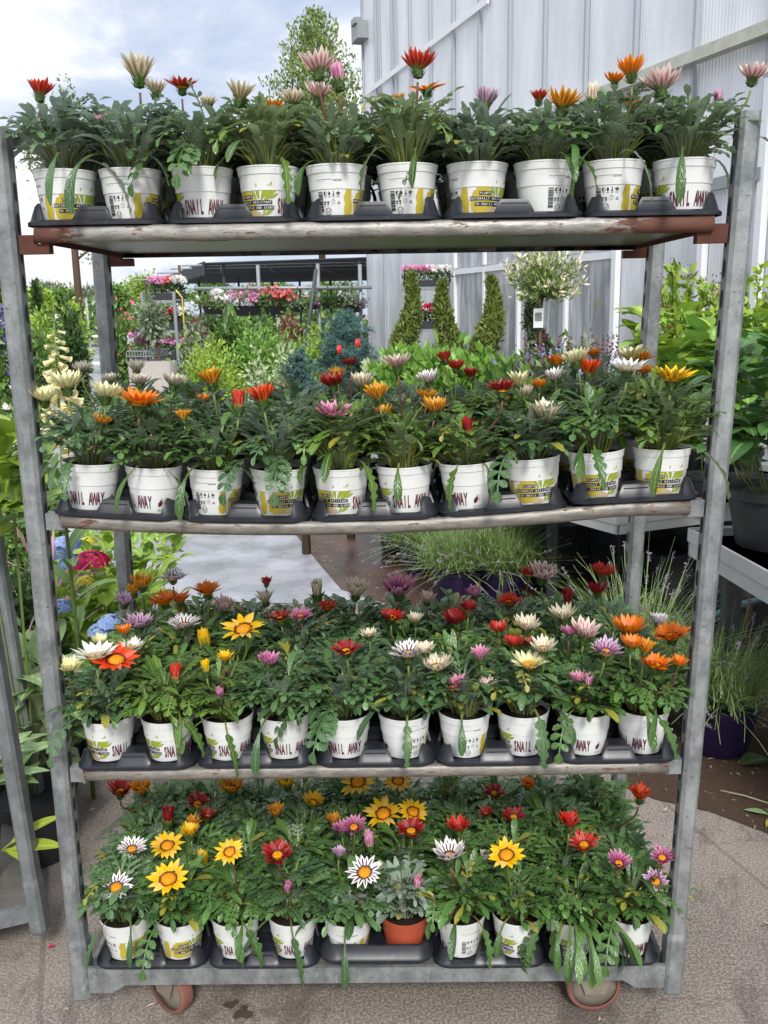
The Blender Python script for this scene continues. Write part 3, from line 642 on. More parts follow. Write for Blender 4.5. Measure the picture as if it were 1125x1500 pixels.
# ------------------------------------------------------------------ greenhouse
GC = at(540, 447, 17.3); GC.z = 0; gd = V((.302, -.953, 0)).normalized(); gn = V((-.953, -.302, 0)).normalized()
def WP(s, z, o=0): p = GC+gd*s+gn*o; return V((p.x, p.y, z))
def wsz(px, py):
    d = ray(px, py); t = (GC-CAM).dot(gn)/d.dot(gn); p = CAM+d*t; return (V((p.x, p.y, 0))-GC).dot(gd), p.z
GH = empty('greenhouse', GC, 'large white greenhouse with translucent ribbed panels and white framed windows', 'greenhouse')
def gpart(mb, name, m, smooth=False): o = mb.build(name, m, GH, smooth); o.location = -GC; return o
def ribbed():
    n = Nodes('polycarbonate_sheet'); p = n.pos(); x = n.sep(p); al = n.math('SUBTRACT', n.math('MULTIPLY', x[0], .302), n.math('MULTIPLY', x[1], .953))
    rib = n.math('SINE', n.math('MULTIPLY', al, 2*pi/.045)); st = n.noise(n.scale(p, (1.2, 1.2, .35)), 2, 5, .6)
    dirt = n.math('MULTIPLY', n.step(x[2], 3.2, .4), .8); c = n.mix(n.step(st, .3, .75), hx('d3d7db'), hx('e8eaed')); c = n.mix(n.math('MULTIPLY', n.step(st, .7, .35), dirt), c, hx('8f918c')); c = n.mix(n.math('MULTIPLY', dirt, .5), c, hx('a9aba8'))
    c = n.mix(n.math('MULTIPLY', n.step(rib, .3, 1.), .14), c, hx('8d9296'))
    return n.bsdf(c, .32, 0, .5, n.bump(rib, .22, .006))
M_poly = ribbed()
def panemat():
    n = Nodes('greenhouse_glass'); p = n.pos(); st = n.noise(n.scale(p, (2.5, 2.5, .5)), 2.2, 5, .6, .8); k = n.noise(n.scale(p, (7, 7, .3)), 3, 3)
    c = n.mix(n.step(st, .35, .65), hx('8d9091'), hx('bcbfc2')); c = n.mix(n.step(k, .55, .7, 0, .5), c, hx('6d706f'))  # vertical streaks and dark reflections are painted into the pane colour
    return n.bsdf(c, .12, 0, .6)
mb = MB(); mb.add([WP(0, 0), WP(23, 0), WP(23, 14), WP(0, 7.72)], [(0, 1, 2, 3)]); gpart(mb, 'wall_panels', M_poly)
mb = MB(); e2 = GC+V((.953, .302, 0))*14; mb.add([WP(0, 0), WP(0, 7.72), (e2.x, e2.y, 7.72), (e2.x, e2.y, 0)], [(0, 1, 2, 3)]); gpart(mb, 'end_wall', M_poly)
def bar(mb, s0, z0, s1, z1, wd, o0=.0, o1=.035, mi=0):
    d = V((s1-s0, z1-z0)); d.normalize(); q = (-d.y*wd/2, d.x*wd/2)
    P = lambda s, z, o: WP(s, z, o)
    cs = [(s0+q[0], z0+q[1]), (s1+q[0], z1+q[1]), (s1-q[0], z1-q[1]), (s0-q[0], z0-q[1])]
    mb.hexa([P(s, z, o0) for s, z in cs], [P(s, z, o1) for s, z in cs], mi)
S = {k: wsz(k, 440)[0] for k in (541, 550, 565, 588, 670, 713, 763, 770, 833, 905, 1030, 1112)}
mb = MB(); hz = wsz(765, 386)[1]
for i in range(1, 23): bar(mb, .98*i, hz+.9, .98*i, 7.7+.27*i, .045, .004, .05)
for k, wd in ((541, .07), (565, .05), (588, .03)): bar(mb, S[k], .02, S[k], 7.6, wd, .0035, .032)
gpart(mb, 'mullions', flat('light_grey_mullion', hx('a3a9af'), .45, .2, vary=.08))
for nm, a, b, wd, o1, m in (('upper_rail', (540, 137), (720, 0), .09, .06, M_white), ('eaves_rail', (740, 195), (1125, 48), .10, .14, flat('algae_stained_rail', hx('b7b9aa'), .6, vary=.35, sc=9)), ('grey_rail', (1040, 274), (1125, 254), .1, .08, M_grey)):
    (s0, z0), (s1, z1) = wsz(*a), wsz(*b)
    if nm == 'upper_rail': s1, z1 = s0+(s1-s0)*1.0, z1
    mb = MB(); bar(mb, s0, z0, s1+(3 if nm == 'eaves_rail' else 0), z1+(3*(z1-z0)/(s1-s0) if nm == 'eaves_rail' else 0), wd, .036, o1); gpart(mb, nm, m)
mb = MB(); bar(mb, -.05, 7.75, 23, 14.03, .1, -.12, .12); gpart(mb, 'gable_trim', M_white)
gl = panemat()
ks = [670, 713, 763, 833, 905]
for a, b in zip(ks, ks[1:]):
    for z0, z1 in ((.05, hz-.04), (hz+.04, hz+.85)):
        mb = MB(); fr = MB(); s0, s1 = S[a]+.03, S[b]-.03
        mb.add([WP(s0, z0, .012), WP(s1, z0, .012), WP(s1, z1, .012), WP(s0, z1, .012)], [(0, 1, 2, 3)])
        bar(fr, s0-.03, z0, s0-.03, z1+.04, .055, .006, .06); bar(fr, s0, z1+.02, s1, z1+.02, .075, .006, .055)
        f = gpart(fr, 'window', M_white); pn = mb.build('pane', gl, f, False)
mb = MB(); 
for k, wd in ((905, .085), (1030, .075), (1112, .075)): bar(mb, S[k], .02, S[k], hz+1.2, wd, .0055, .07)
gpart(mb, 'white_door_posts', M_white)
p = at(530, 48, 17.1); mb = MB(); mb.box((p.x, p.y, p.z), (.3, .5, .3), 0, .3, .03); mb.box((p.x-.1, p.y-.1, p.z+.16), (.14, .3, .1), 0, .3, .02); gpart(mb, 'gutter_box', M_grey)

# ------------------------------------------------------------------ shade canopy with its poles
CN_ = empty('shade_canopy', (-3, 20, 0), 'low shade canopy of dark netting on thin metal poles', 'canopy')
def cpart(mb, name, m): o = mb.build(name, m, CN_, False); o.location = (3, -20, 0); return o
n_ = Nodes('shade_netting'); q_ = n_.noise(n_.scale(n_.pos(), (.3, 4, 1)), 2, 4); M_net = n_.bsdf(n_.mix(q_, hx('33383a'), hx('565b5d')), .8, 0, .2)
A_ = at(300, 388, 20); B_ = at(198, 418, 31); zc = 2.62
mb = MB(); lo = [(A_.x, 20, zc), (.1, 19, zc), (7, 37, zc-.05), (B_.x, 33, zc-.1)]; mb.hexa(lo, [(x, y, z+.02) for x, y, z in lo]); cpart(mb, 'netting', M_net)
mb = MB(); n = 40
vs = []
for i in range(n+1):
    p = V(lo[0]).lerp(V(lo[3]), i/n); vs += [(p.x-.01, p.y, p.z+.05), (p.x-.01, p.y, p.z-.22-.06*(i % 2)), (p.x+.01, p.y, p.z-.22-.06*(i % 2)), (p.x+.01, p.y, p.z+.05)]
mb.add(vs, [(4*i+j, 4*i+(j+1) % 4, 4*i+4+(j+1) % 4, 4*i+4+j) for i in range(n) for j in range(4)]); cpart(mb, 'valance', M_net)
for px, Y, m in ((266, 20.5, M_twig), (293, 30, M_dgrey), (330, 20.3, M_dgrey), (351, 30, M_dgrey), (400, 32, M_dgrey), (527, 20, M_grey), (440, 31, M_dgrey), (485, 33, M_dgrey), (215, 31, M_dgrey)):
    p = at(px, 440, Y); mb = MB(); mb.tube([(p.x, Y, 0), (p.x, Y, zc)], .035 if Y < 25 else .04, 6); cpart(mb, 'pole', m)
mb = MB()
for Y in (20.4, 22, 24.5, 27, 30): mb.tube([(-4.8-(Y-20)*.4, Y, zc-.02), (1+(Y-20)*.35, Y, zc-.02)], .022, 5)
for i in range(5): mb.tube([(-4+i, 20.3, zc-.03), (-6+i*2.2, 31, zc-.04)], .015, 4)
cpart(mb, 'wires', M_grey)
HR = empty('hanging_rail', at(420, 540, 13), 'silver horizontal rail on posts with hanging baskets', 'rail'); HR.location.z = 0
mb = MB(); a, b = at(284, 423, 13), at(545, 421, 13); ox = V(HR.location)
mb.tube([a-ox, b-ox], .028, 8); mb.build('crossbar', M_grey, HR)
for px, py2 in ((377, 388), (465, 386), (527, 387)):
    p = at(px, py2, 13.02); mb = MB(); mb.tube([(p.x-ox.x, .06, 0), (p.x-ox.x, .06, p.z)], .03, 7); mb.build('post', M_grey, HR)
p = at(457, 440, 12.4); mb = MB(); q = at(447, 505, 12.4); mb.tube([(q.x, 12.4, q.z-1), tuple(q), tuple(p), tuple(at(463, 395, 12.7))], .03, 6); o = mb.build('leaning_pole', M_dgrey); tag(o, 'dark leaning pole beside the hanging baskets', 'pole')
def basket(px, py, wpx, m, bloom, seed, label, nb=90, trough=False):
    Y = 12.9; s = ppm(Y); rr = random.Random(seed); c = at(px, py, Y); r_ = wpx/2/s; o = empty('hanging_basket', c, label, 'hanging basket', 'hanging baskets on the rail')
    mb = MB(); mb.lathe([(r_*.55, -r_*.62), (r_*.75, -r_*.1), (r_*.8, -r_*.1), (0, -r_*.12)], 16, cap0=True); mb.build('pot', M_blackpot, o)
    f = MB(); diamonds(f, clumped(rr, V((0, 0, r_*.15)), V((r_, r_*.8, r_*.5)), 420, 12, .3), rr, .06, .5, V((0, 0, 0))); f.build('foliage', m, o)
    if bloom:
        b = MB(); pts = clumped(rr, V((0, 0, r_*.35)), V((r_*1.05, r_*.8, r_*.5)), nb, 9, .28)
        for p in pts: diamonds(b, [p]*4, rr, .06, .9, V((0, 0, 0)))
        b.build('blossoms', bloom, o)
    h = MB(); zt = 1.9-c.z if c.z < 1.9 else .2
    for k in range(3): h.tube([(r_*.75*cos(k*2.1), r_*.75*sin(k*2.1), -r_*.1), (0, .08, zt)], .006, 4)
    h.build('hanger', M_dgrey, o)
for i, a in enumerate(((312, 446, 44, G_mid, B_white, 'hanging basket with white petunias over dark pot'), (362, 445, 54, G_mid, B_pink, 'hanging basket with pink and lilac trailing flowers', 110), (403, 446, 46, G_dark, B_coral, 'hanging basket full of coral red geraniums', 110), (436, 449, 26, G_olive, None, 'grey hanging pot with dull green foliage'), (458, 445, 26, G_mid, B_pink, 'small hanging basket with few pink flowers', 20), (480, 443, 24, G_dark, None, 'dark hanging pot with plain green foliage and white tag'), (496, 443, 24, G_dark, B_white, 'dark hanging pot with few white flowers', 8), (516, 446, 36, G_olive, B_mauve, 'hanging pot with dusty mauve foliage', 40))):
    basket(a[0], a[1], a[2], a[3], a[4], 500+i, a[5], *(a[6:]))

# ------------------------------------------------------------------ trees and shrubs far behind
def tree(name, label, px, ytop, ybot, wpx, Y, m, seed, n=1500, ls=.3, cone=False, trunk=.12, k=26, spread=.22, group='trees behind the garden centre'):
    rr = random.Random(seed); t = at(px, ytop, Y); b = at(px, ybot, Y); hw = wpx/2/ppm(Y); o = empty(name, (b.x, Y, 0), label, 'tree', group); mb = MB(); zc_, hz_ = (t.z+b.z)/2, (t.z-b.z)/2
    if cone:
        pts = []
        for i in range(n):
            q = rr.random()**.65; z = t.z-(t.z-b.z)*q; a = rr.uniform(0, 6.28); lob = .75+.35*sin(a*5+z*2.1+seed)+.18*sin(z*5.3); r_ = hw*(.12+.95*q**.8)*lob*rr.random()**.4; pts.append(V((r_*cos(a), r_*sin(a), z)))
        diamonds(mb, pts, rr, ls, .5, V((0, 0, zc_-hz_)), .3)
    else: diamonds(mb, clumped(rr, V((0, 0, zc_)), V((hw*.85, hw*.85, hz_*.85)), n, k, spread), rr, ls, .5, V((0, 0, zc_)), .1)
    mb.build('crown', m, o); s = MB(); s.tube([(0, 0, 0), (.03, 0, zc_*.7), (0, .02, t.z*.9)], [trunk, trunk*.8, trunk*.2], 7)
    for i in range(7):
        a = i*2.4; z = zc_-hz_*.8+i*hz_*.2; f = .55*(1-.11*i) if cone else .6; s.tube([(0, 0, z), (hw*f*cos(a), hw*f*sin(a), z+hw*f*.7)], [trunk*.35, trunk*.1], 5)
    s.build('trunk', M_bark, o)
tree('hornbeam_tree', 'tall pointed green tree rising behind the greenhouse corner', 470, 14, 330, 250, 45, G_tree, 61, 22000, .2, True, .2)
tree('young_tree', 'slender sparse young tree with a dark trunk by the path', 112, 112, 412, 118, 22, G_tree, 62, 5200, .10, False, .11, 30, .13)
for i, (px, yt, yb, wd, Y, m, lab) in enumerate(((205, 398, 450, 70, 46, G_lime, 'yellow-green tree beside the left end of the canopy'), (60, 420, 470, 34, 30, G_lime, 'bright green small tree near the far path'), (97, 425, 462, 44, 34, G_mid, 'rounded green tree right of the narrow conifer'), (170, 420, 460, 46, 36, G_mid, 'soft green tree behind the white rack'), (20, 405, 470, 46, 30, G_mid, 'leafy green tree behind the steel post'), (310, 410, 450, 70, 42, G_mid, 'broad green tree behind the canopy, above white petunias'), (400, 412, 450, 90, 42, G_tree, 'broad olive green tree behind the canopy, above red geraniums'), (490, 414, 450, 90, 42, G_mid, 'broad green tree behind the canopy near the greenhouse'), (75, 412, 440, 60, 55, G_olive, 'greyish distant tree on the horizon'), (130, 418, 445, 70, 60, G_olive, 'low blue-green distant trees beyond the path'))):
    tree('far_tree', lab, px, yt, yb, wd, Y, m, 700+i, 2200, .19)
rr = random.Random(64); mb = MB(); pts = []
for i in range(9000):
    x_ = rr.uniform(-34, 8); h_ = 1.6+.5*sin(x_*.9)+.5*sin(x_*2.3+1); pts.append(V((x_, 41+rr.gauss(0, 1.0), h_*rr.random()**.6)))
diamonds(mb, pts, rr, .38, .55, None, .3); o = mb.build('distant_nursery_stock', G_mid); tag(o, 'distant green mass of nursery stock along the horizon', 'plants', kind='stuff')
tree('narrow_conifer', 'narrow pointed dark conifer on the horizon', 57, 415, 470, 13, 26, G_dark, 63, 600, .2, True, .08)
# bed of shrubs beneath the canopy and along the path: px, top, bottom, width, depth
K = 'shrubs in the display beds'
for i, (nm, px, yt, yb, wd, Y, m, n, ls, lab, bl, nb) in enumerate((
 ('green_shrub', 300, 455, 500, 70, 16.5, G_dark, 700, .12, 'dark shrub below the white hanging basket', None, 0), ('green_shrub', 292, 478, 530, 60, 10, G_olive, 900, .07, 'grey-green shrub in front of the yellow post', None, 0), ('green_shrub', 345, 465, 510, 80, 14, G_mid, 900, .1, 'mid green shrub under the pink baskets', None, 0), ('reddish_shrub', 290, 460, 500, 46, 13.8, G_red, 500, .08, 'reddish leaved shrub under the white basket', None, 0),
 ('perennial', 325, 488, 540, 70, 9, G_lime, 900, .06, 'lime green perennial in the middle of the bed', None, 0), ('perennial', 375, 482, 540, 80, 9.5, G_lush, 1300, .055, 'feathery bright green perennial with dense soft foliage', None, 0), ('perennial', 420, 478, 535, 70, 10.5, G_lush, 1100, .055, 'fresh green perennial next to the leaning pole', None, 0), ('perennial', 300, 505, 545, 90, 7, G_lime, 1200, .05, 'yellow-green spreading perennial behind the second shelf', None, 0), ('perennial', 385, 508, 545, 60, 6.5, G_hosta, 700, .05, 'variegated pale perennial near the blue spruce', None, 0), ('perennial', 428, 505, 548, 60, 6, G_hosta, 800, .05, 'white-edged leafy perennial right beside the blue spruce', None, 0),
 ('reddish_shrub', 425, 458, 500, 40, 14.2, G_red, 500, .09, 'wine red shrub below the coral geraniums', None, 0), ('green_shrub', 500, 455, 510, 80, 15, G_dark, 900, .1, 'dark green shrub between the hanging pots and greenhouse', None, 0), ('green_shrub', 392, 462, 500, 40, 15, G_mid, 500, .09, 'green shrub beneath the coral geraniums', None, 0), ('perennial', 480, 470, 540, 60, 12, G_lime, 800, .08, 'yellow-green grassy perennial behind the blue spruce', None, 0),
 ('flowering_shrub', 190, 450, 530, 56, 13, G_mid, 900, .1, 'green shrub with coral flowers beside the rear post', B_coral, 26), ('flowering_shrub', 48, 468, 530, 46, 9, G_mid, 600, .07, 'purple flowering salvia behind the steel post', B_purple, 160), ('flowering_shrub', 8, 470, 560, 40, 6, G_mid, 500, .06, 'purple flowering salvia at the edge of the path', B_purple, 130), ('green_shrub', 112, 455, 560, 46, 10, G_dark, 900, .09, 'dark glossy potted laurel beside the foxglove', None, 0), ('green_shrub', 66, 466, 520, 40, 14, G_lime, 500, .11, 'lime shrub above the purple salvia', None, 0), ('green_shrub', 108, 452, 480, 40, 18, G_lime, 500, .12, 'yellowish rounded shrub behind the laurel', None, 0),
 ('flowering_shrub', 20, 580, 660, 70, 2.2, G_mid, 700, .05, 'white flowering petunia beyond the steel post', B_white, 40), ('green_shrub', 40, 640, 760, 90, 3.2, G_mid, 1200, .07, 'green bushy plant low behind the steel post', None, 0), ('flowering_shrub', 30, 850, 930, 130, 1.05, G_dark, 1500, .04, 'dianthus with crimson flowers between the two trolleys', B_hot, 26), ('flowering_shrub', 36, 935, 1040, 110, .95, G_hosta, 1400, .04, 'white petunia with small cream blossoms between the posts', B_white, 16))):
    near = Y < 4
    bush(nm, lab, 'shrub' if 'shrub' in nm else 'perennial', px, yt, yb, wd, Y, m, 900+i, n, ls, .42, bl, nb, .05 if not near else .03, K, depth=.9, pot=0, ground=True)
# lilac-coloured salvia in a wire cart, olive standard, flower trolleys
def rack(name, label, px0, px1, y0, y1, Y, levels, m, flowers=None, depth=.5, seed=0, tilt=0):
    a, b = at(px0, y1, Y), at(px1, y1, Y); wd = b.x-a.x; H = at(px0, y0, Y).z; o = empty(name, ((a.x+b.x)/2, Y, 0), label, 'trolley', 'plant trolleys further back', tilt)
    for sx in (-1, 1):
        for y in (0, depth): mb = MB(); mb.box((sx*(wd/2-.02), y, H/2+.02), (.045, .045, H-.04), bev=.006); mb.build('post', m, o, False)
    for z in levels:
        mb = MB(); mb.box((0, depth/2, z), (wd-.05, depth-.05, .04)); mb.build('shelf', m, o, False)
    return o, wd, depth
def flowertray(label, pos, wd, dp, h, m, bloom, seed, n=420, nb=130, name='flower_tray', group='trays of bedding flowers'):
    rr = random.Random(seed); o = empty(name, pos, label, 'flower tray', group); mb = MB(); mb.box((0, 0, h*.17), (wd, dp, h*.34), bev=.02); mb.build('tray', M_blackpot, o, False)
    f = MB(); pts = [V((rr.uniform(-.5, .5)*wd, rr.uniform(-.5, .5)*dp, h*rr.uniform(.3, .85))) for _ in range(n)]; diamonds(f, pts, rr, h*.22, .5, None, .8); f.build('foliage', m, o)
    for bl in bloom:
        b = MB(); m_, x0, x1 = bl
        for _ in range(nb): diamonds(b, [V((rr.uniform(x0, x1)*wd, rr.uniform(-.5, .5)*dp, h*rr.uniform(.8, 1.1)))]*4, rr, h*.16, .9, None, .5)
        b.build('blossoms', m_, o)
Y = 11.5; s_ = ppm(Y); zz = lambda py, px=240, Y=Y: at(px, py, Y).z
o, wd, dp = rack('flower_trolley', 'metal plant trolley with trays of pink and red geraniums', 216, 266, 428, 560, Y, [zz(442), zz(486), zz(530)], M_grey)
x_ = at(241, 440, Y).x
for i, (py, h, bl, lab) in enumerate(((441, .28, [(B_pink, -.5, 0), (B_coral, 0, .25), (B_white, .25, .5)], 'tray of pink, coral and white geraniums on the trolley top'), (485, .26, [(B_red, -.4, .3), (B_white, .3, .5)], 'tray of red and white geraniums on the trolley middle shelf'), (529, .26, [(B_pink, -.5, .5)], 'tray of light pink geraniums on the trolley low shelf'))):
    flowertray(lab, (x_, Y+.25, zz(py)+.02), wd-.06, .44, h, G_dark, bl, 330+i)
mb = MB(); p = at(267, 440, Y-.03); mb.tube([(p.x, Y-.03, .02), (p.x, Y-.03, 1.75), (p.x-.08, Y-.03, 1.86)], .012, 6); o = mb.build('yellow_hose_pole', M_yellow); tag(o, 'thin yellow upright pole beside the geranium trolley', 'pole')
Y = 22; rack('empty_trolley', 'empty white metal plant trolley standing on the far path', 118, 150, 436, 506, Y, [.25, .95], M_white, depth=.7)
Y = 10; p = at(220, 545, Y)
o = empty('wire_cart', (p.x, Y, 0), 'low wire shopping cart carrying magenta salvia', 'cart'); zt = at(220, 513, Y).z; zl = at(220, 528, Y).z; hw = 24/ppm(Y)
mb = MB()
for z in (zl, (zl+zt)/2, zt):
    for y in (-.25, .25): mb.tube([(-hw, y, z), (hw, y, z)], .008, 4)
    for x in (-hw, hw): mb.tube([(x, -.25, z), (x, .25, z)], .008, 4)
for i in range(13):
    for y in (-.25, .25): mb.tube([(-hw+2*hw*i/12, y, zl), (-hw+2*hw*i/12, y, zt)], .005, 4)
mb.build('basket', M_grey, o)
mb = MB(); mb.box((0, 0, zl-.02), (2*hw, .5, .03))
for sx in (-1, 1):
    for sy in (-1, 1): mb.box((sx*hw*.9, sy*.22, zl/2), (.04, .04, zl-.06))
mb.build('frame', M_grey, o, False)
bush('salvia_plant', 'magenta flowering salvia in the wire cart', 'salvia', 216, 482, 512, 46, Y, G_mid, 351, 500, .05, bloom=B_mag, nb=220, bs=.035, z0=zl, stem=True)
bush('cream_perennial', 'cream white fluffy perennial at the end of the wire cart', 'perennial', 196, 490, 515, 18, Y+.05, G_hosta, 352, 300, .04, bloom=B_white, nb=60, bs=.03, z0=zl)
p = at(225, 545, 9.2); zt = at(220, 530, 9.2).z; mb = MB(); mb.box((p.x, 9.2, zt/2+.001), (60/ppm(9.2), .35, zt), bev=.01); o = mb.build('white_planter_box', flat('pale_planter', hx('9c948c'), .6)); tag(o, 'plain pale planter box in front of the wire cart', 'planter')
tree('olive_standard', 'small olive standard tree with a thin grey trunk', 228, 442, 500, 42, 9.7, G_olive, 353, 1100, .07, False, .025, 16, .3, None)
# blue spruce
def spruce(label, px, yt, yb, wd, Y, seed, n=60):
    rr = random.Random(seed); t, b = at(px, yt, Y), at(px, yb, Y); hw = wd/2/ppm(Y); o = empty('blue_spruce', (b.x, Y, 0), label, 'conifer', 'blue spruces'); mb = MB(); s = MB(); s.tube([(0, 0, 0), (0, 0, t.z*.95)], [.03, .012], 6)
    for i in range(n):
        q = (i+.5)/n; z = b.z+(t.z-b.z)*(1-q**.8)*.98-.02; a = i*2.4; r_ = hw*(.28+.75*q**.5)*rr.uniform(.45, 1.15); tip = V((r_*cos(a), r_*sin(a), z)); root = V((0, 0, z-r_*.2)); s.tube([root, tip], [.008, .004], 4)
        for j in range(10):
            c = root.lerp(tip, .3+.7*j/8)+V((rr.gauss(0, 1), rr.gauss(0, 1), rr.gauss(0, 1)))*hw*.07
            for _ in range(20):
                d = V((rr.gauss(0, 1), rr.gauss(0, 1), rr.gauss(0, 1)+.4)).normalized(); q2 = d.orthogonal().normalized()*.0028; tt = rr.random(); e_ = c+d*hw*.17; mb.add([c-q2, c+q2, e_], [(0, 1, 2)], 0, [(0, .8, tt)]*3)
    mb.build('foliage', G_spruce, o); s.build('trunk', M_bark, o); return o
spruce('blue spruce with silvery needle tufts and red tags behind the second shelf', 508, 457, 575, 108, 4.4, 71, 110); spruce('small low blue spruce beside the larger one', 440, 508, 590, 62, 4.0, 72, 60)
for px, py in ((497, 512), (524, 503)):
    p = at(px, py, 4.1); mb = MB(); mb.box(p, (.03, .004, .05), 0, .4, .001); o = mb.build('red_tag', flat('red_tag', hx('d8322c'), .5)); tag(o, 'red plant tag hanging on the blue spruce, %s of two' % ('lower' if py > 505 else 'upper'), 'tag')
# clipped spirals
def spiral(label, px, yt, yb, wd, lean, Y, m, seed):
    rr = random.Random(seed); t, b = at(px, yt, Y), at(px, yb, Y); o = empty('spiral_topiary', (b.x, Y, 0), label, 'topiary', 'clipped spiral conifers'); H = t.z; vis = t.z-b.z; W_ = wd/2/ppm(Y); mb = MB(); pts = []
    for i in range(8000):
        z = H*rr.random()**.8; q = (H-z)/vis; r_ = W_*min(1.5, .10+.95*q**.8)*(.80+.3*rr.random()*(.6+.4*sin(q*9+lean))); ph = lean+q*pi*.95; off = W_*.52*min(1, .25+q)*sin(ph); a = rr.uniform(0, 6.28); rad = r_*rr.random()**.3
        pts.append(V((off+rad*cos(a), W_*.5*cos(ph)*min(1, q+.2)+rad*sin(a), z)))
    diamonds(mb, pts, rr, .055, .35, None, .9); mb.build('foliage', m, o); s = MB(); s.tube([(0, 0, 0), (0, 0, H*.9)], .02, 6); s.build('stem', M_bark, o); potpart(o, .2, .25)
Y = 7.5
for a in (('light green clipped spiral thuja left of the flower rack', 600, 402, 515, 44, 1.2, Y, G_thuja, 81), ('clipped spiral thuja curving right in front of the window', 652, 414, 512, 42, 4.4, Y, G_thuja, 82), ('clipped spiral thuja standing alone before the glass', 716, 408, 512, 46, .9, Y, G_thuja, 83), ('dark narrow clipped yew behind the willow', 784, 425, 510, 34, 4.2, 7, G_yew, 84)): spiral(*a)
Y = 9.8; zt, zb = at(625, 422, Y).z, at(625, 484, Y).z
o, wd, dp = rack('display_rack', 'grey display rack with trays of cyclamen against the greenhouse wall', 586, 664, 416, 560, Y, [zt, zb], M_grey, depth=.4); x_ = at(626, 440, Y).x
flowertray('tray of pink and white flowers on the rack top', (x_, Y+.2, zt+.021), wd-.08, .36, .22, G_dark, [(B_pink, -.5, .1), (B_white, .0, .5)], 361); flowertray('tray of pink and crimson flowers on the lower rack shelf', (x_, Y+.2, zb+.021), wd-.08, .36, .26, G_dark, [(B_white, -.5, 0), (B_hot, -.2, .3)], 362, 420, 60)
# flamingo willow standard with its tag
Y = 5.2; rr = random.Random(91); p = at(796, 450, Y); o = empty('willow_standard', (p.x-.02, Y, 0), 'dappled willow standard with creamy shoot tips and a white tag', 'tree'); zt, zm = at(796, 376, Y).z, at(796, 436, Y).z
s = MB(); s.tube([(0, 0, 0), (.0, 0, zm-.1), (.01, 0, zm)], .012, 7); f = MB(); c_ = MB(); hw = 46/ppm(Y)
for i in range(90):
    a = rr.uniform(0, 6.28); el = R(rr.uniform(-5, 85)); l = rr.uniform(.55, 1.05)*(hw*1.0*cos(el)+(zt-zm)*1.05*sin(el)); d = V((cos(el)*cos(a), cos(el)*sin(a), sin(el))); q0 = V((.01, 0, zm)); tip = q0+d*l; s.tube([q0, q0+d*l*.5+V((0, 0, .02)), tip], [.005, .003, .0015], 4)
    for j in range(16):
        t = .25+.75*j/15; diamonds(c_ if t > .90 else f, [q0+d*l*t+V((rr.gauss(0, 1), rr.gauss(0, 1), rr.gauss(0, 1)))*.012]*2, rr, .05, .3, q0, .5)
s.build('trunk', M_twig, o); f.build('foliage', G_willow, o); c_.build('shoot_tips', G_cream, o)
t_ = at(789, 466, Y-.06); q = MB(); q.box((t_.x-p.x+.02, -.05, t_.z), (.075, .003, .14), 0, .1, .001); tg = q.build('tag', M_white, o, False); q = MB(); q.box((t_.x-p.x+.02, -.0535, t_.z+.01), (.052, .003, .06), 0, .1, .0005); q.build('tag_picture', flat('tag_picture', hx('7d8078'), .5, vary=.6, sc=60), tg, False)

# ------------------------------------------------------------------ benches and the plants on and below them
M_bench = flat('weathered_aluminium_bench', hx('aeb0ad'), .5, .2, vary=.2, sc=7, bump=.15)
def bench(label, C0, dA, dB, la, lb, z, th, legs, lip=.012):
    o = empty('plant_bench', (C0[0], C0[1], 0), label, 'bench', 'plant benches'); a, b = V((dA[0], dA[1], 0)).normalized(), V((dB[0], dB[1], 0)).normalized()
    P = lambda u, v, zz_: a*u+b*v+V((0, 0, zz_)); t = .012; mb = MB()
    for (u0, v0, u1, v1) in ((0, 0, la, 0), (0, 0, 0, lb), (la, 0, la, lb), (0, lb, la, lb)):
        w_ = (b*t if v0 == v1 else a*t); q = [P(u0, v0, 0), P(u1, v1, 0)]
        mb.hexa([q[0]+V((0, 0, z-th)), q[1]+V((0, 0, z-th)), q[1]+w_+V((0, 0, z-th)), q[0]+w_+V((0, 0, z-th))], [q[0]+V((0, 0, z)), q[1]+V((0, 0, z)), q[1]+w_+V((0, 0, z)), q[0]+w_+V((0, 0, z))])
        w2 = w_*-.5; mb.hexa([q[0]+w2+V((0, 0, z-th*.45)), q[1]+w2+V((0, 0, z-th*.45)), q[1]+w_*.0+V((0, 0, z-th*.45)), q[0]+V((0, 0, z-th*.45))], [q[0]+w2+V((0, 0, z+.004)), q[1]+w2+V((0, 0, z+.004)), q[1]+V((0, 0, z+.004)), q[0]+V((0, 0, z+.004))])
    mb.build('edge_channel', M_bench, o, False)
    mb = MB(); mb.add([P(t, t, z-.03), P(la-t, t, z-.03), P(la-t, lb-t, z-.03), P(t, lb-t, z-.03)], [(0, 1, 2, 3), (3, 2, 1, 0)]); mb.build('bench_top', M_bench, o, False)
    for (u, v) in legs: c = P(u, v, 0); mb = MB(); mb.box((c.x, c.y, (z-.03)/2), (.06, .06, z-.035), bev=.008); mb.build('leg', M_dgrey, o, False)
    return o
C0 = at(905, 757, 2.2); Lp = onz(770, 745, .57); Rp = onz(1030, 766, .57)
bench('grey metal bench corner behind the trolley with leafy plants on it', (C0.x, C0.y), (Lp.x-C0.x, Lp.y-C0.y), (Rp.x-C0.x, Rp.y-C0.y), 2.4, 1.6, .65, .085, [(.75, .25), (2.2, .3), (2.2, 1.4), (.2, 1.4)])
bench('pale metal bench edge at the right with a big black pot', (1.155, 1.56), (.117, -1), (1, .117), 1.9, 1.4, .75, .10, [(.12, .12), (1.7, 1.2), (.1, 1.2)])
mb = MB()
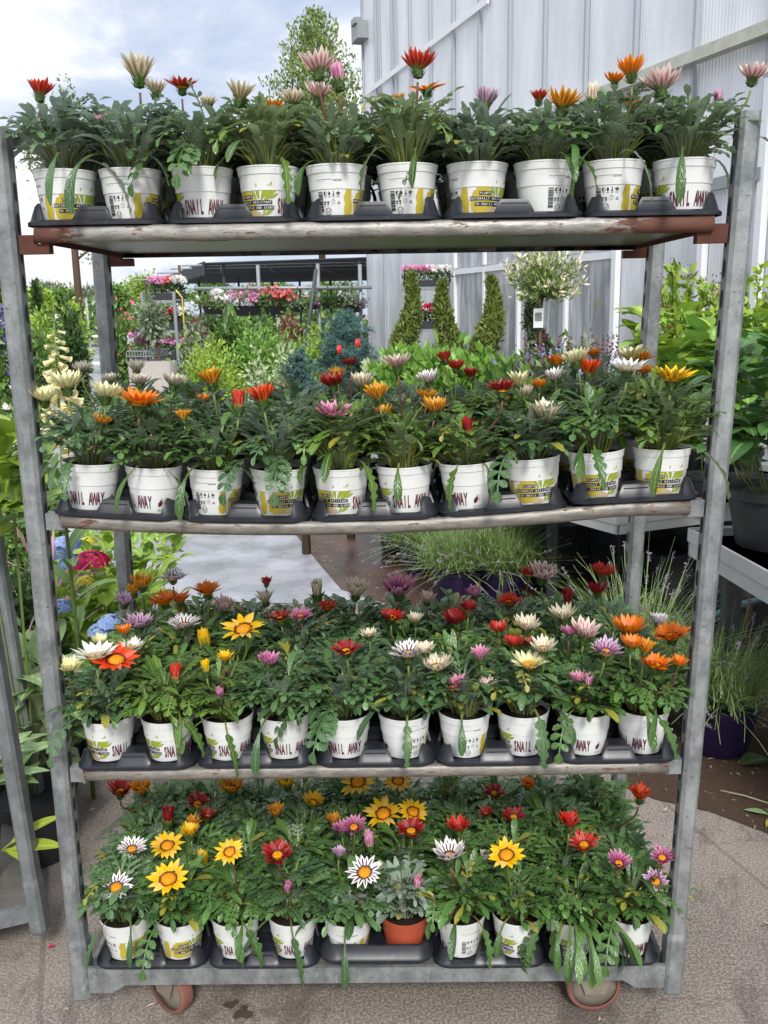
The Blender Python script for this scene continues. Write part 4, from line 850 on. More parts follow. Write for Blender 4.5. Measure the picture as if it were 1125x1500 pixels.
for i, (px, Y, h, w_) in enumerate(((800, 3.6, .3, .6), (960, 3.3, .36, .6), (1010, 3.0, .3, .5), (1080, 3.0, .45, .6), (700, 4.4, .3, .6), (1120, 2.3, .3, .5))):  # black crates added to deepen the shade under the benches
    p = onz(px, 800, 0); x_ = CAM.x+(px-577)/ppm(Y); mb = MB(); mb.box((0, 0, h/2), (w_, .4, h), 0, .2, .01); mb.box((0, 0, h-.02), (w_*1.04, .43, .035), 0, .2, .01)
    o = mb.build('dark_fill_crate', M_blackpot, None, False); o.location = (x_, Y, .005); tag(o, 'black plastic crate added to darken the space under the benches', 'crate', 'added black crates under the benches')
for i, (px, yt, wd, Y, m, lab) in enumerate(((590, 520, 80, 3.9, G_lush, 'leafy green plant on the bench below the light thuja'), (640, 514, 80, 3.8, G_lush, 'leafy green plant on the bench between the first two thujas'), (700, 516, 80, 3.6, G_lush, 'leafy green plant on the bench below the lone thuja'), (760, 522, 80, 3.3, G_mid, 'pale leaved plant on the bench below the yew'), (560, 530, 50, 4.2, G_hosta, 'pale leafy plant at the end of the bench beside the spruce'))):
    bush('leafy_plant', lab, 'plant', px, yt, 640, wd, Y, m, 400+i, 1500, .065, .6, group='leafy plants on the grey bench', z0=.66, upb=.8)
for i, (px, yt, Y, lab) in enumerate(((780, 488, 3.2, 'salvia with wine red spikes beside the willow trunk'), (828, 484, 3.0, 'salvia with tall wine red and blue spikes'), (870, 492, 2.9, 'bluish purple salvia right next to the rear post'), (905, 490, 2.8, 'dull purple salvia behind the rear right post'))):
    rr = random.Random(420+i); t = at(px, yt, Y); o = empty('salvia_plant', (t.x, Y, .66), lab, 'salvia', 'salvias on the grey bench'); H = t.z-.66; mb = MB(); diamonds(mb, clumped(rr, V((0, 0, H*.45)), V((.13, .13, H*.4)), 700, 12, .3), rr, .045, .5, V((0, 0, 0)), .6); mb.build('foliage', G_mid if i % 2 else G_olive, o)
    sp = MB(); spikes(sp, rr, V((0, 0, H*.3)), 11, .1, H*.66, .3, .018, 0, .011, .11); spikes(sp, rr, V((0, 0, H*.2)), 22, .14, H*.66, .35, .02, 1, .012, .06); sp.build('blossoms', [B_wine, B_purple if i != 1 else B_blue], o)
    st = MB(); st.tube([(0, 0, 0), (0, 0, H*.7)], .005, 5); st.build('stem', M_stem, o)
# lime shrubs and the big-leaved bean on the right benches
for i, (px, yt, wd, Y, lab) in enumerate(((1012, 372, 105, 2.75, 'airy shrub with lime leaves and brown seed heads behind the right post'), (1100, 368, 110, 2.7, 'airy lime leaved shrub at the far right edge'))):
    rr = random.Random(440+i); t = at(px, yt, Y); o = empty('lime_shrub', (t.x, Y, .66), lab, 'shrub', 'lime shrubs on the right bench'); H = t.z-.66; hw = wd/2/ppm(Y)*1.1; tw, f, sd_ = MB(), MB(), MB()
    for k in range(60):
        a = rr.uniform(0, 6.28); q = rr.random()**.6*hw; tip = V((q*cos(a), q*sin(a), H*rr.uniform(.55, 1.02)*(1-.2*q/hw))); tw.tube([(tip.x*.1, tip.y*.1, 0), (tip.x*.55, tip.y*.55, tip.z*.55), tuple(tip)], [.004, .003, .0012], 4)
        for j in range(30):
            tt = .25+.75*j/29; c = V((tip.x*tt, tip.y*tt, tip.z*tt)); diamonds(f, [c]*3, rr, .055, .5, V((0, 0, tip.z*.3)), .3)
        if rr.random() < .5: diamonds(sd_, [tip+V((rr.gauss(0, .012), rr.gauss(0, .012), rr.gauss(0, .04))) for _ in range(18)], rr, .017, .6)
    tw.build('stem', M_twig, o); f.build('foliage', G_lime, o); sd_.build('seed_heads', G_red, o); potpart(o, .12, .2)
leafy('bean_plant', 'climbing bean with large heart-shaped leaves in a big black pot', 'plant', (1.36, 1.30, .757), 300, (.07, .125), (.34, .44), lm('bean_leaves', '28481f', '557f3c'), 451, .56, .24, (-20, 55), (10, 70), None, .19, .165, None, M_blackpot, .15, 7, .2)
for i, (px, py, Y, wd, m) in enumerate(((985, 478, 2.4, .16, G_lime), (1045, 500, 2.35, .2, G_lush), (1110, 470, 2.3, .2, G_lime))):
    p = at(px, py, Y); leafy('broad_leaf_plant', ('broad lime leaved plant reaching out behind the right post', 'broad green leaved plant between right post and bean', 'broad fresh green leaves above the black pot')[i], 'plant', (p.x, Y, .66), 90, (.09, .15), (.36, .46), m, 455+i, p.z-.66, wd, (-10, 50), (10, 60), 'broad leaved plants on the right bench', .14, .09, None, M_blackpot, .2, 7, .35)
# lavenders
lavender('lavender in a purple pot on the soil beside the right post', (1.21, 1.30, .004), .34, .28, 461, M_purple, 520, 40)
lavender('tall lavender with long bare flower stalks between the right posts', (.97, 1.55, .004), .50, .26, 462, M_purple, 420, 90)
for i, (px, py, h, r_, lab) in enumerate(((612, 838, .30, .22, 'lavender in a purple pot farthest along the bench'), (668, 880, .36, .26, 'broad lavender clump in front of the grey bench'), (735, 880, .42, .26, 'lavender clump under the bench corner'), (575, 810, .25, .18, 'small lavender in a black pot at the wet edge'))):
    p = onz(px, py, 0); lavender(lab, (p.x, p.y, .005), h, r_, 465+i, M_blackpot if i == 3 else M_purple, 800, 70)
mb = MB(); pts = [onz(1040, 905, .3), onz(1075, 888, .32), onz(1125, 875, .33), onz(1200, 880, .3), V((2.4, 1.6, .02))]; mb.tube(pts, .014, 8); o = mb.build('garden_hose', flat('teal_hose', hx('4f7078'), .5)); tag(o, 'teal hose looping under the pale bench', 'hose')
mb = MB(); p = onz(1096, 915, .2); mb.tube([(p.x, p.y, 0), (p.x, p.y, .2), (p.x+.01, p.y, .55)], .012, 6); o = mb.build('wooden_stake', M_bark); tag(o, 'thin brown stake below the pale bench', 'stake')
mb = MB(); a, b = onz(1055, 1158, .008), onz(1130, 1178, .008); mb.tube([a, a.lerp(b, .5)+V((0, .006, .002)), b], .003, 5); o = mb.build('straw_stalk', flat('dry_straw', hx('a89a80'), .7)); tag(o, 'long pale straw stalk lying on the soil', 'straw')
def fallen(label, px, py, az, L_, w_, m, seed):
    p = onz(px, py, .01); mb = MB(); mb.blade((0, 0, 0), az, .12, L_, .25, lambda t: max(.001, w_*sin(pi*min(1, t*.95+.03))), 6, .3, .6); o = mb.build('fallen_leaf', m); o.location = p; tag(o, label, 'leaf')
fallen('fallen variegated green leaf on the brown ground', 1090, 1186, -.5, .075, .014, G_hosta, 1); fallen('dark green leaf lying beside the purple pot', 1085, 1120, .3, .11, .04, G_dark, 2); fallen('yellow fallen leaf strip on the brown ground', 1124, 1200, -2.0, .05, .004, bm('yellow_leaf', 'b9a23c', 'd8c45a'), 3); fallen('pink fallen petal on the concrete', 70, 1388, .4, .016, .006, B_hot, 4)
for i, (px, py) in enumerate(((128, 1145), (130, 1187), (215, 1474))): fallen('tiny white scrap on the ground, %s' % ('behind the left post', 'lower behind the left post', 'beside the left wheel')[i], px, py, .5, .02, .002, B_white, 5+i)

# ------------------------------------------------------------------ left: hydrangeas, foxglove, second trolley
def hyd(label, px, py, Y, seed, bl, m=G_lime, n=210, h=.30):
    p = at(px, py, Y); ptz = max(.02, p.z-h-.16); pts = lambda q: [tuple(at(a, b, Y-.27)-V((p.x, Y, 0))) for a, b in q]
    return leafy('hydrangea', label, 'hydrangea', (p.x, Y, 0), n, (.06, .10), (.30, .40), m, seed, p.z-.02, .19, (5, 75), (20, 70), 'hydrangeas beside the trolley', .16, .11, [(mm, pts(q), r_) for mm, q, r_ in bl], M_blackpot, .2, 6, .3)
hyd('hydrangea with one crimson mophead behind the left rear post', 135, 830, 1.75, 471, [(B_hot, [(133, 826)], .066), (B_blue, [(98, 800), (108, 826), (84, 812)], .05)])
hyd('hydrangea with pale blue flowers and lime leaves', 118, 905, 1.35, 472, [(B_blue, [(88, 892), (162, 914), (148, 926)], .04), (B_yel, [(125, 853)], .026)])
hyd('leafy hydrangea with blue flowers beside the rear left post', 178, 885, 1.6, 473, [(B_blue, [(178, 908), (190, 870)], .04)])
hyd('lime leaved hydrangea without open flowers near the post', 195, 800, 2.1, 474, [(B_yel, [(130, 795)], .03)], G_lime, 180)
p = at(60, 840, 1.25); leafy('cordyline', 'cordyline with narrow pink striped leaves', 'cordyline', (p.x, 1.25, 0), 26, (.22, .34), (.02, .03), bm('pink_striped_leaf', '8a4a5a', 'd8a8b4'), 475, p.z-.02, .04, (0, 60), (5, 40), None, .16, .09)
Y = 1.0; p = at(84, 650, Y); t = at(78, 446, Y); rr = random.Random(77); o = empty('foxglove', (p.x, Y, 0), 'pale yellow foxglove spire with hanging bells behind the left post', 'foxglove'); st, bl, lf = MB(), MB(), MB(); H = t.z
st.tube([(0, 0, 0), (0, 0, H*.6), (t.x-p.x, 0, H)], [.008, .006, .002], 7)
for i in range(46):
    q = i/45; z = H-.004-(H-p.z)*q; a = i*2.4; l = .008+.052*min(1, q*1.5); x0 = (t.x-p.x)*(z/H); d = V((cos(a), sin(a), -.25-.25*q)).normalized(); c = V((x0+.006*cos(a), .006*sin(a), z))
    m_ = d.to_track_quat('Z', 'Y').to_matrix().to_4x4(); (bl if q > .16 else lf).lathe([(l*.06, 0), (l*.14, l*.15), (l*.17, l*.6), (l*.2, l*.85), (l*.27, l*1.0)], 9, c=c, mat=m_)
    if i % 2 == 0: lf.blade(c, a+.5, .2, .03, .6, lambda t_: .006*sin(pi*min(1, t_*.9+.08)), 4, .2, rr.random())
for i in range(16): a = i*2.4; lf.blade((0, 0, p.z*(.2+.75*i/16)), a, .7, .18, 1.2, lambda t_: .025*sin(pi*min(1, t_*.9+.05)), 6, .2, rr.random())
st.build('stem', M_stem, o); bl.build('bells', B_fox, o); lf.build('foliage', G_mid, o)
# second trolley
p0 = onz(60, 1362, .085); q0, q1 = onz(44, 1322, .165), onz(0, 1332, .165); dx = (q1-q0); dx.z = 0; dx.normalize(); dy = V((-dx.y, dx.x, 0)); dy = dy if dy.y > 0 else -dy
T2 = empty('second_trolley', (p0.x, p0.y, 0), 'neighbouring galvanised plant trolley cut off at the left edge', 'trolley')
for (u, v) in ((.0, 0), (.0, .53), (1.25, 0), (1.25, .53)):
    c = dx*u+dy*v; lx = -.030
    def TT(x, y, z, c=c): return V((c.x+x+lx*z+.003, c.y+y+LY*z, z))
    mb = MB(); wx, wy, ch = .036, .042, .007; ring = [(-wx/2+ch, -wy/2), (wx/2-ch, -wy/2), (wx/2, -wy/2+ch), (wx/2, wy/2-ch), (wx/2-ch, wy/2), (-wx/2+ch, wy/2), (-wx/2, wy/2-ch), (-wx/2, -wy/2+ch)]
    vs = [TT(x*k, y*k, z) for (z, k) in ((.085, .95), (.095, 1.14), (.225, 1.14), (.24, 1.02), (1.9, 1.0)) for x, y in ring]
    mb.add(vs, [(j*8+i, j*8+(i+1) % 8, j*8+8+(i+1) % 8, j*8+8+i) for j in range(4) for i in range(8)]+[tuple(range(7, -1, -1)), tuple(range(32, 40))]); mb.build('post', M_galv_dark, T2, False)
mb = MB()
for v in (-.012, .53): c = dx*.62+dy*v; mb.box((c.x, c.y, .148), (1.22, .012, .045), 0, math.atan2(dx.y, dx.x))
c = dx*.62+dy*.26; mb.build('base_frame', M_galv_dark, T2, False); mb = MB(); mb.box((c.x, c.y, .150), (1.2, .50, .014), 0, math.atan2(dx.y, dx.x)); mb.build('deck', M_under, T2, False)
def on2(u, v, z): c = p0+dx*u+dy*v; return V((c.x, c.y, z))
vb = leafy('verbascum_plant', 'large pale-leaved rosette in a black pot on the neighbouring trolley', 'plant', on2(.17, .16, .16), 40, (.18, .28), (.13, .18), G_hosta, 481, .12, .03, (15, 70), (15, 75), None, .17, .10, None, M_blackpot, .2, 10)
leafy('hosta', 'white-edged hosta between the two trolleys', 'hosta', on2(-.02, .62, .0), 90, (.13, .22), (.2, .27), G_hosta, 482, .42, .08, (20, 75), (30, 90), None, .15, .09, None, M_blackpot, .2, 9)
p = at(-6, 690, .7); leafy('lime_leaf_plant', 'big lime leaves of a tall plant beyond the neighbouring trolley', 'plant', (p.x, .7, 0), 90, (.09, .15), (.3, .4), G_lime, 483, p.z+.0, .08, (0, 60), (10, 60), None, .2, .12, None, M_blackpot, .15, 8, .74)
fl_ = MB(); a = at(2, 1246, p0.y+.02)
for az, e0, L_, dr, w_ in ((-.1, .25, .155, .5, .026), (-.35, .2, .12, 1.7, .02), (.3, .6, .16, .6, .022)): fl_.blade(a-V(vb.location), az, e0, L_, dr, lambda t: max(.001, .004 if t < .2 else w_*sin(pi*min(1, (t-.15)/.85*.95+.04))**.7), 12, .15, .85, .2, v0=.3)
fl_.build('yellowing_leaf', lm('yellow_green_leaf', '7f9a3c', 'b8c84a', 'a8b878', .5, .3), vb)
# ------------------------------------------------------------------ the main trolley
def T(x, y, z): return V((x+LX*z, y+LY*z, z))                  # the whole trolley leans a degree
def zs(k, x):                                                  # top of shelf k at x
    if k == 0: return 1.733-.006*x
    if k == 1: return 1.210-.027*max(0, 1-((x+.08)/.56)**2)
    if k == 2: return .659
    return .168-.006*x
TRO = empty('plant_trolley', (0, 0, 0), 'tall galvanised steel plant trolley with rusty shelves loaded with potted gazanias', 'trolley')
def post(x, y, side, parent=TRO, z0=.085, z1=1.9, TT=T, mat=None, name='post'):
    mb = MB(); wx, wy, c = .036, .042, .007
    ring = [(-wx/2+c, -wy/2), (wx/2-c, -wy/2), (wx/2, -wy/2+c), (wx/2, wy/2-c), (wx/2-c, wy/2), (-wx/2+c, wy/2), (-wx/2, wy/2-c), (-wx/2, -wy/2+c)]
    vs = [TT(x+a, y+b, z) for z in (z0+.1, z1) for (a, b) in ring]
    mb.add(vs, [(i, (i+1) % 8, 8+(i+1) % 8, 8+i) for i in range(8)]+[tuple(range(8, 16))])
    s = 1.16
    vs = [TT(x+a*k, y+b*k, z) for (z, k) in ((z0, .9), (z0+.008, s), (z0+.145, s), (z0+.158, 1.02)) for (a, b) in ring]
    mb.add(vs, [(j*8+i, j*8+(i+1) % 8, j*8+8+(i+1) % 8, j*8+8+i) for j in range(3) for i in range(8)]+[tuple(range(7, -1, -1)), tuple(range(24, 32))])
    z = .30
    while z < z1-.05:                                          # keyhole slots on the inner face
        q = x-side*(wx/2+.0006); n = 12
        mb.add([TT(q, y+.002+.0065*cos(2*pi*i/n), z+.017*(abs(sin(2*pi*i/n))**.6*(1 if sin(2*pi*i/n) > 0 else -1))) for i in range(n)], [tuple(range(n)) if side > 0 else tuple(range(n-1, -1, -1))], 1)
        z += .0535
    return mb.build(name, [mat or M_galv, M_slot], parent, False)
for sx in (-1, 1):
    for y in (.021, .545): post(sx*.657, y, sx)
mb = MB()                                                      # base frame
for (y, z0, z1) in ((.004, .128, .168), (.562, .128, .168)):
    mb.hexa([T(-.636, y-.004, z0), T(.636, y-.004, z0), T(.636, y+.006, z0), T(-.636, y+.006, z0)], [T(-.636, y-.004, z1+.004), T(.636, y-.004, z1-.004), T(.636, y+.006, z1-.004), T(-.636, y+.006, z1+.004)])
for sx in (-1, 1):
    mb.hexa([T(sx*.63-.008, .04, .128), T(sx*.63+.008, .04, .128), T(sx*.63+.008, .53, .128), T(sx*.63-.008, .53, .128)], [T(sx*.63-.008, .04, .166), T(sx*.63+.008, .04, .166), T(sx*.63+.008, .53, .166), T(sx*.63-.008, .53, .166)])
    a, b = (-.636, -.555) if sx < 0 else (.545, .636)          # stub below the rail
    lo = [T(a if sx < 0 else a+.03, .0, .108), T(b-.0 if sx > 0 else b-.03, .0, .108), T(b if sx > 0 else b-.03, .02, .108), T(a if sx < 0 else a+.03, .02, .108)]
    mb.hexa(lo, [T(a, .0, .128), T(b, .0, .128), T(b, .02, .128), T(a, .02, .128)])
mb.build('base_frame', M_galv, TRO, False)
mb = MB(); mb.hexa([T(-.62, .012, .150), T(.62, .012, .144), T(.62, .555, .144), T(-.62, .555, .150)], [T(-.62, .012, .166), T(.62, .012, .158), T(.62, .555, .158), T(-.62, .555, .166)])
mb.build('deck', M_under, TRO, False)
def shelf(k):
    mb = MB(); n = 26; x0, x1 = -.603, .607
    prof = [(.010, -.0015), (.004, -.0005), (.0005, -.004), (-.003, -.011), (-.003, -.019), (.001, -.026), (.008, -.029), (.014, -.027), (.014, -.0225)]
    vs = []; m = len(prof)
    for i in range(n+1):
        x = x0+(x1-x0)*i/n; z = zs(k, x)
        for (y, dz) in prof: vs.append(T(x, y, z+dz))
    fs = [(i*m+j, i*m+j+1, (i+1)*m+j+1, (i+1)*m+j) for i in range(n) for j in range(m-1)]+[tuple(range(m-1, -1, -1)), tuple(n*m+j for j in range(m))]
    mb.add(vs, fs, 0)
    y0, y1 = .0145, .552                                       # board
    for i in range(n):
        a, b = x0+(x1-x0)*i/n, x0+(x1-x0)*(i+1)/n; za, zb = zs(k, a), zs(k, b)
        mb.add([T(a, y0, za-.004), T(b, y0, zb-.004), T(b, y1, zb-.004), T(a, y1, za-.004)], [(0, 1, 2, 3)], 1)
        mb.add([T(a, y0, za-.018), T(b, y0, zb-.018), T(b, y1, zb-.018), T(a, y1, za-.018)], [(3, 2, 1, 0)], 1)
        mb.add([T(a, y1, za-.028), T(b, y1, zb-.028), T(b, y1, zb), T(a, y1, za)], [(3, 2, 1, 0), (0, 1, 2, 3)], 0)
    for x in (x0, x1):
        z = zs(k, x); mb.add([T(x, y0, z-.028), T(x, y1, z-.028), T(x, y1, z-.002), T(x, y0, z-.002)], [(0, 1, 2, 3), (3, 2, 1, 0)], 0)
    for x in (-.315, .30):                                     # drain holes in the board
        z = zs(k, x)-.0187; mb.add([T(x+.033*cos(i*pi/8), .16+.014*sin(i*pi/8), z) for i in range(16)], [tuple(range(15, -1, -1))], 3)
    o = mb.build('shelf', [M_shelf if k == 0 else M_shelf2, M_under, M_rust, M_slot], TRO, True)
    for (sx, y) in ((-1, .012), (1, .012), (-1, .54), (1, .54)):
        b = MB(); z = zs(k, sx*.6); xa, xb = sx*(.582 if k == 0 else .60), sx*.636; y += .008; z += 0 if k == 0 else .014
        b.hexa([T(min(xa, xb), y-.010, z-.047), T(max(xa, xb), y-.010, z-.047), T(max(xa, xb), y+.012, z-.047), T(min(xa, xb), y+.012, z-.047)], [T(min(xa, xb), y-.010, z-.0295), T(max(xa, xb), y-.010, z-.0295), T(max(xa, xb), y+.012, z-.0295), T(min(xa, xb), y+.012, z-.0295)])
        xc = sx*.6085
        b.hexa([T(min(xc, xb), y-.010, z-.0295), T(max(xc, xb), y-.010, z-.0295), T(max(xc, xb), y+.012, z-.0295), T(min(xc, xb), y+.012, z-.0295)], [T(min(xc, xb), y-.010, z-.014), T(max(xc, xb), y-.010, z-.014), T(max(xc, xb), y+.012, z-.014), T(min(xc, xb), y+.012, z-.014)])
        b.build('shelf_hook', M_rust if k == 0 else M_galv, o, False)
for k in range(3): shelf(k)
M_tyre = flat('red_brown_tyre', hx('80564a'), .7, vary=.2, sc=60, bump=.3); M_hub = flat('dirty_hub', hx('7d7468'), .6, vary=.25, sc=40, bump=.3)
M_fork = flat('dirty_fork_plate', hx('8a8272'), .55, .2, vary=.3, sc=25, bump=.3)
def caster(x, y, rz):
    c = MB(); mat = Matrix.Rotation(rz, 4, 'Z') @ Matrix.Rotation(pi/2, 4, 'X'); ctr = T(x, y, .0625); P = lambda a, b, c_: ctr+(Matrix.Rotation(rz, 4, 'Z') @ V((a, b, c_)))
    lo = [P(-.022, -.024, -.012), P(.022, -.024, -.012), P(.022, -.021, -.012), P(-.022, -.021, -.012)]; hi = [P(-.047, -.024, .062), P(.047, -.024, .062), P(.047, -.021, .062), P(-.047, -.021, .062)]
    c.hexa(lo, hi)
    c.hexa([p+(Matrix.Rotation(rz, 4, 'Z') @ V((0, .045, 0))) for p in lo], [p+(Matrix.Rotation(rz, 4, 'Z') @ V((0, .045, 0))) for p in hi])
    c.hexa([P(-.047, -.024, .0622), P(.047, -.024, .0622), P(.047, .024, .0622), P(-.047, .024, .0622)], [P(-.047, -.024, .066), P(.047, -.024, .066), P(.047, .024, .066), P(-.047, .024, .066)])
    c.lathe([(.010, -.0245), (.010, -.028), (.006, -.030), (0, -.030)], 8, c=ctr, mat=Matrix.Rotation(rz, 4, 'Z') @ Matrix.Rotation(-pi/2, 4, 'X') @ Matrix.Scale(-1, 4, V((0, 0, 1))))
    o = c.build('caster', M_fork, TRO, False)
    t = MB(); t.lathe([(.052, -.016), (.0605, -.017), (.0625, -.011), (.0625, .011), (.0605, .017), (.052, .016)], 40, c=ctr, mat=mat); t.build('tyre', M_tyre, o)
    h = MB(); h.lathe([(0, -.0135), (.03, -.0135), (.036, -.010), (.0525, -.012), (.0525, .012), (.036, .010), (.03, .0135), (0, .0135)], 40, c=ctr, mat=mat); h.build('hub', M_hub, o)
caster(-.475, .075, R(-38)); caster(.497, .07, R(3)); caster(-.49, .49, R(25)); caster(.49, .49, R(70))

# ------------------------------------------------------------------ trays
TW, TD = .2495, .512
def traymesh(plain=False):
    mb = MB(); rad = .036; P = []
    def arc(cx, cy, a0):
        for i in range(7): a = a0+pi/2*i/6; P.append((cx+rad*cos(a), cy+rad*sin(a), cos(a), sin(a)))
    def side(x0, y0, x1, y1, nx, ny, n):
        for i in range(1, n): P.append((x0+(x1-x0)*i/n, y0+(y1-y0)*i/n, nx, ny))
    w2 = TW/2
    arc(-w2+rad, rad, pi); side(-w2+rad, 0, w2-rad, 0, 0, -1, 60); arc(w2-rad, rad, 1.5*pi); side(w2, rad, w2, TD-rad, 1, 0, 100); arc(w2-rad, TD-rad, 0)
    side(w2-rad, TD, -w2+rad, TD, 0, 1, 60); arc(-w2+rad, TD-rad, pi/2); side(-w2, TD-rad, -w2, rad, -1, 0, 100)
    def ht(x, y, nx, ny):
        if plain: return .034
        if abs(ny) > abs(nx): d = min(abs(abs(x)-TW/4), 9); pk = .040 if abs(x) > TW/4 else .033
        else: d = abs(((y-.003) % .1265)-.0633); pk = .036
        q = (d-.027)/.011; q = max(0, min(1, q)); return .011+(pk-.011)*q
    vs = []; m = 7; n = len(P)
    for (x, y, nx, ny) in P:
        h = ht(x, y, nx, ny); e = (h-.011)/.03
        for (ins, z) in ((0, .001), (.0, .007), (.005, .0105), (.007+.009*e, h), (.012+.010*e, h+.0005), (.020+.006*e, .006), (.026, .004)): vs.append((x-nx*ins, y-ny*ins, z))
    fs = [(i*m+j, ((i+1) % n)*m+j, ((i+1) % n)*m+j+1, i*m+j+1) for i in range(n) for j in range(m-1)]+[tuple(i*m+m-1 for i in range(n))]
    mb.add(vs, fs)
    if not plain:
        for k in range(0, 4):                                  # raised bridges between the pots
            y0, y1 = (.010, .046) if k == 0 else (.1265*k-.014, .1265*k+.02)
            mb.hexa([(-.031, y0, .006), (.031, y0, .006), (.031, y1+.006, .006), (-.031, y1+.006, .006)], [(-.0195, y0+.005, .0335), (.0195, y0+.005, .0335), (.0195, y1, .0335), (-.0195, y1, .0335)])
        mb.box((0, .0115, .019), (.046, .0022, .016))
    return mb.mesh('pot_tray', [M_tray], True)
TRAY = traymesh(); TRAYP = traymesh(True); autosmooth(TRAY); autosmooth(TRAYP)
SH = ['top shelf', 'second shelf', 'third shelf', 'bottom deck']; ORD = ['first', 'second', 'third', 'fourth', 'fifth', 'sixth', 'seventh', 'eighth', 'ninth', 'tenth']
for k in range(4):
    for i in range(5):
        x = -.5+.2505*i+.002; p = k == 3 and i == 2
        o = inst('pot_tray', TRAYP if p else TRAY); z = zs(k, x)+(.018 if p else .0)
        o.location = T(x, -.004+(-.006 if p else rnd.uniform(-.003, .004)), z); sl = (zs(k, x+.1)-zs(k, x-.1))/.2
        o.rotation_euler = (0, -math.atan(sl), R(rnd.uniform(-.5, .5)))
        tag(o, ('raised smooth-sided black plastic tray, third from the left on the %s' if p else 'black plastic pot tray with scalloped rim, %s from the left on the %%s' % ORD[i]) % SH[k], 'tray', 'pot trays on the trolley')
if True:                                                       # crate that raises the third tray of the deck
    mb = MB(); mb.box((0, 0, .009), (.20, .40, .0178), bev=.004); o = mb.build('packing_block', M_blackpot); o.location = T(.003, .25, zs(3, 0)-.001)
    tag(o, 'dark flat block under the raised tray on the bottom deck', 'block')

